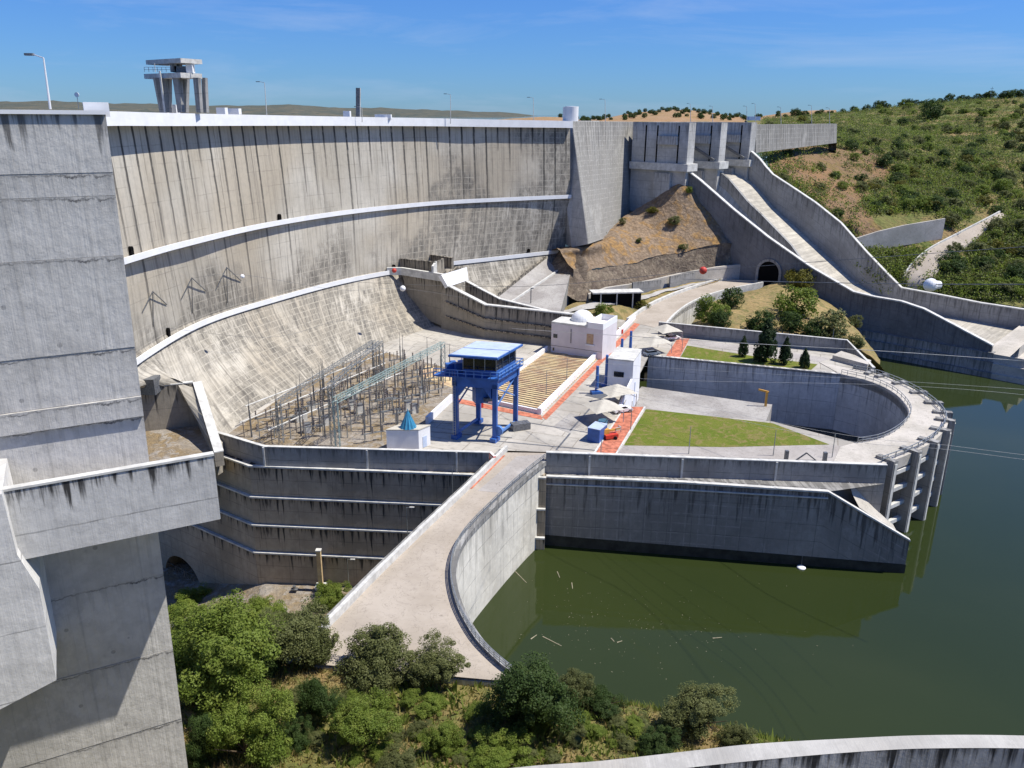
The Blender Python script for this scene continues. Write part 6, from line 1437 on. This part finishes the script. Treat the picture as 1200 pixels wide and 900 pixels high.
for x in (182, 228): MB().tube(gp_(x, 84.4, 1), gp_(x-1, 74.1, 1), .08, n=6).build('slab_strut', M['cap'], t)
railing([gp_(x, 84.4, .3) for x in LS(169.5, 200, 7)], .9, 1, r=.035).build('railing', M['steel'], t)
MB().beam(gp_(187, 83, -.4), gp_(194, 137, -.4), .3, .3).build('ladder', M['cap'], t)
for x0, x1, y0, y1, lab in ((104, 124, 121, 130, None), (187, 194, 122, 133, 'white crest box at the left foot of the gate tower'), (197, 207, 122.5, 133, 'white crest box between the gate tower legs'), (253, 264, 126, 134, 'small white box on the crest right of the gate tower'), (266, 280, 127, 134, 'wider white box on the crest right of the gate tower'), (402, 410, 130, 138, 'pale box left of the crest chimney'), (439, 458, 134, 139, 'low pale box right of the crest chimney')):
    if lab is None: continue
    yy = lerp(x0, [180, 460], [178, 240]); a = Y(x0, y0, yy); c = Y(x1, y1, yy); o = MB().box((a+c)/2+Vector((0, 1, 0)), (c.x-a.x, 2, a.z-c.z)).build('crest_box', M['white']); tag(o, lab, 'box')
p = Y(419.5, 140, 234); q = Y(419.5, 103, 234); t = thing('chimney', p, 'dark square chimney rising behind the crest parapet', 'chimney'); MB().beam(p, q, 1.0, 1.0).build('shaft', M['dsteel'], t); MB().beam(p+Vector((.55, 0, 0)), q+Vector((.55, 0, 0)), .25, .6).build('pale_edge', M['cap'], t)
p = Y(92.5, 128, 75); t = thing('crest_sign', p, 'small round sign on a thin pole above the near pier', 'sign'); MB().tube(p, p+Vector((0, 0, 1.1)), .03, n=5).build('pole', M['steel'], t); MB().tube(p+Vector((0, -.03, 1.2)), p+Vector((0, .03, 1.2)), .2, n=14).build('disc', M['white'], t)
p = Y(1161, 113, 760); t = thing('radio_mast', p-Vector((0, 0, 3)), 'thin radio mast on the hill ridge', 'mast'); MB().tube(p-Vector((0, 0, 3)), p+Vector((0, 0, 8)), .25, .12, 6).build('mast', M['dsteel'], t); MB().beam(p+Vector((-1.5, 0, 6.5)), p+Vector((1.5, 0, 6.5)), .25, .25).build('crossarm', M['dsteel'], t)

# ================================================================== LAMPS AND SMALL THINGS LOW DOWN
def low_lamp(px_, yb, yt, z, lab, arm=1.0):
    p = Z(px_, yb, z); q = Y(px_, yt, p.y); t = thing('lamp_post', p, lab, 'lamp post', 'slim lamp posts'); q = z_b(p, q.z); MB().tube(p, q, .09, .06, 6).build('pole', M['steel'], t)
    if arm: MB().beam(q, q+Vector((arm, 0, .1)), .07, .07).build('arm', M['steel'], t); MB().box(q+Vector((arm, 0, .08)), (.8, .3, .14)).build('lamp_head', M['cap'], t)
low_lamp(409, 690, 656, -8.8, 'lamp post before the lowest wall tier'); low_lamp(478, 640, 595, 3, 'lamp post behind the road parapet', .9); low_lamp(530.5, 592, 547, 10, 'thin post against the upper retaining wall', 0)
for x, yb, yt, lab in ((739, 504, 470, 'slim lamp post on the near red path'), (807, 532, 500, 'slim lamp post on the gravel before the lawn middle'), (906, 534, 504, 'slim lamp post before the right end of the lawn'), (975, 536, 509, 'slim lamp post where the lawn meets the deck'), (704, 533, 515, 'slim lamp post at the foot of the near red path'),
                       (640, 463, 435, 'thin post on the boarded pit left part'), (664, 446, 420, 'thin post on the boarded pit right part'), (799, 412, 394, 'thin post on the far red path'), (975, 402, 385, 'thin post near the far end of the terrace wall')): low_lamp(x, yb, yt, PZ, lab, 0)
q = Z(376.5, 689, -8.8); t = thing('gauge_pillar', q, 'brown pillar on a white plinth before the lowest wall tier', 'pillar'); MB().box(q+Vector((0, 0, .35)), (1.9, 1.4, .7)).build('plinth', M['white'], t); h = Y(376, 645, q.y).z-q.z; MB().box(q+Vector((0, 0, h/2+.35)), (.75, .75, h-.7)).build('shaft', M['boards'], t); MB().box(q+Vector((0, 0, h+.05)), (.95, .95, .25)).build('cap', M['cap'], t)
q = Z(345, 691, -8.8); t = thing('bollard', q, 'dark stub bollard at the foot of the streaked wall', 'bollard'); MB().tube(q, q+Vector((0, 0, .8)), .3, n=8).build('stub', M['dsteel'], t); MB().box(q+Vector((0, 0, .1)), (1.2, .8, .2)).build('foot', M['dsteel'], t)
# deck clutter
for x, y, lab in ((921, 539, 'dark stub beside the parapet end of the lawn'), (966, 541, 'dark stub on the deck corner')):
    q = Z(x, y, PZ); MB().box(q+Vector((0, 0, .9)), (.6, .6, 1.8)).build('stub_post', M['dsteel']); o = bpy.data.objects[-1] if False else None
    o = [k for k in bpy.data.objects if k.name.startswith('stub_post')][-1]; tag(o, lab, 'post')
q = Z(944, 540, PZ); t = thing('folding_barrier', q, 'dark folded barrier frame lying behind the parapet', 'barrier'); b = MB(); b.beam(q+Vector((-1.7, 0, .1)), q+Vector((0, 0, 1.5)), .2, .2); b.beam(q+Vector((0, 0, 1.5)), q+Vector((1.8, 0, .1)), .2, .2); b.beam(q+Vector((-1.7, 0, .1)), q+Vector((1.8, 0, .1)), .12, .12); b.build('frame', M['dsteel'], t)
# cables with marker balls
def cable(pts, r, lab, mat='dsteel', sag=0):
    P_ = cat(pts, 24); b = MB()
    for u_, v_ in zip(P_[:-1], P_[1:]): b.tube(u_, v_, r, n=5, cap=False)
    o = b.build('overhead_cable', M[mat]); tag(o, lab, 'cable'); return P_
cable([Y(800, 327, 110), Y(905, 330, 75), Y(1090, 333, 62), Y(1300, 333, 50)], .035, 'overhead cable carrying the large white marker ball')
cable([Y(400, 330, 230), Y(600, 336, 170), Y(824, 317, 130), Y(1050, 300, 110), Y(1260, 285, 90)], .04, 'overhead cable carrying the red marker ball')
cable([Y(600, 385, 180), Y(800, 398, 150), Y(1010, 410, 125), Y(1130, 418, 112), Y(1300, 430, 100)], .045, 'thick pale cable crossing before the stepped spillway base', 'cap')
cable([Y(500, 400, 190), Y(700, 425, 150), Y(1060, 447, 110), Y(1280, 462, 90)], .02, 'thin cable above the round cofferdam deck', 'cap')
cable([Y(520, 407, 190), Y(700, 440, 150), Y(1060, 452, 105), Y(1280, 472, 85)], .02, 'second thin cable just under the one above the cofferdam', 'cap')
cable([Y(540, 410, 190), Y(900, 493, 115), Y(1120, 523, 92), Y(1300, 545, 75)], .02, 'thin pale cable passing over the lawn and river', 'cap')
cable([Y(560, 420, 190), Y(900, 500, 112), Y(1120, 528, 90), Y(1300, 552, 72)], .02, 'lower thin pale cable passing over the lawn and river', 'cap')
cable([Y(200, 385, 150), Y(320, 395, 150), Y(420, 375, 175), Y(540, 408, 180)], .025, 'slack cable from the lower walkway to the gantry')
cable([Y(225, 326, 160), Y(284, 322, 165), Y(400, 340, 190), Y(472, 338, 200), Y(560, 352, 205)], .025, 'cable along the dam face carrying two white marker balls')
for x, y, yy, r, mt, lab in ((824, 317, 130, .62, 'redp', 'red marker ball on the overhead cable before the tunnel road'), (1090.5, 334, 62, .52, 'white', 'largest white marker ball hanging before the right hillside'), (472, 338, 200, .72, 'white', 'white marker ball beside the outlet works'), (284, 324, 165, .45, 'white', 'small white marker ball before the dam face'), (462, 317, 205, .6, 'redp', 'red marker ball at the end of the lower walkway')):
    p = Y(x, y, yy); b = MB(); b.lathe(p, [(r*math.cos(a), r*math.sin(a)) for a in LS(-math.pi/2, math.pi/2, 13)], 18)
    if x > 1000: b.tube(p+Vector((.3, 0, 0)), p+Vector((.75, .1, .0)), .36, .3, 12)
    o = b.build('marker_ball', M[mt]); tag(o, lab, 'marker ball')
# driftwood and buoy
for i, (x0, y0, x1, y1) in enumerate(((636, 746, 658, 757), (622, 749, 629, 744), (716, 748, 720, 752), (723, 753, 729, 751), (835, 748, 846, 747), (604, 670, 617, 683), (653, 670, 656, 677), (670, 683, 671, 690))):
    p, q = Z(x0, y0, .03), Z(x1, y1, .03); MB().tube(p, q, .09, .05, 6).build('driftwood', M['wood']); o = [k for k in bpy.data.objects if k.name.startswith('driftwood')]; o = max(o, key=lambda k: k.name if '.' in k.name else '')
    tag(o, ['longest floating stick in the middle of the green water', 'floating stick just left of the longest one', 'short stick right of the longest floating stick', 'tiny stick beside the short floating one', 'floating stick far out below the dark wall', 'long pale stick floating along the lit road wall', 'short stick floating near the dark wall corner', 'small stick floating under the dark wall'][i], 'stick')
sp = []
rs = random.Random(9)
for _ in range(260):
    x, y = rs.gauss(720, 90), rs.gauss(735, 38)
    if y < 655 or y > 800 or x < 600: continue
    sp.append(Z(x, y, .02))
b = MB()
for p in sp: s_ = rs.uniform(.02, .06); b.box(p, (s_*rs.uniform(1, 3), s_, .04), rs.uniform(0, 3))
o = b.build('floating_debris', M['wood']); o['kind'] = 'stuff'; tag(o, 'scattered tiny debris floating on the green water', 'debris')
p = Z(939, 665, .1); t = thing('buoy', p, 'white buoy floating at the foot of the dark training wall', 'buoy'); b = MB(); b.lathe(p, [(.75*math.cos(a), .3*math.sin(a)) for a in LS(-math.pi/2, math.pi/2, 9)], 16); b.build('float', M['white'], t); MB().tube(p, p+Vector((0, .2, 2.2)), .04, n=5).build('stay', M['dsteel'], t)

# ================================================================== FOREGROUND CURVED WALL
WZ = 46
far_e = cat([Z(*p, WZ) for p in ((430, 925), (600, 900), (700, 892), (800, 881), (880, 872), (980, 866), (1085, 861.5), (1200, 862), (1330, 868))], 40)
near_e = cat([Z(*p, WZ) for p in ((430, 948), (600, 922), (740, 908), (830, 897), (930, 887), (1020, 880), (1090, 877), (1200, 877), (1330, 882))], 40)
fw = thing('foreground_wall', far_e[20], 'curved concrete wall top crossing the bottom right corner', 'wall')
b = MB(); b.sheet([near_e, far_e]); b.sheet([far_e, [z_b(p, WZ-12) for p in far_e]]); b.build('wall_top', concrete('coping_concrete', (.44, .425, .39), hv=0, hu=0, streak=0, top=1., var=.35, board=.1, bump=.5, tintamt=.3), fw)
uu = [0]
for i in range(1, 40): uu.append(uu[-1]+(near_e[i]-near_e[i-1]).length)
b = MB(); b.sheet([[z_b(p, WZ-12) for p in near_e], near_e], [[(q, -12) for q in uu], [(q, 0) for q in uu]]); b.build('wall_face', M['beam'], fw)

for o in bpy.data.objects:
    if '_loc' in o: del o['_loc']
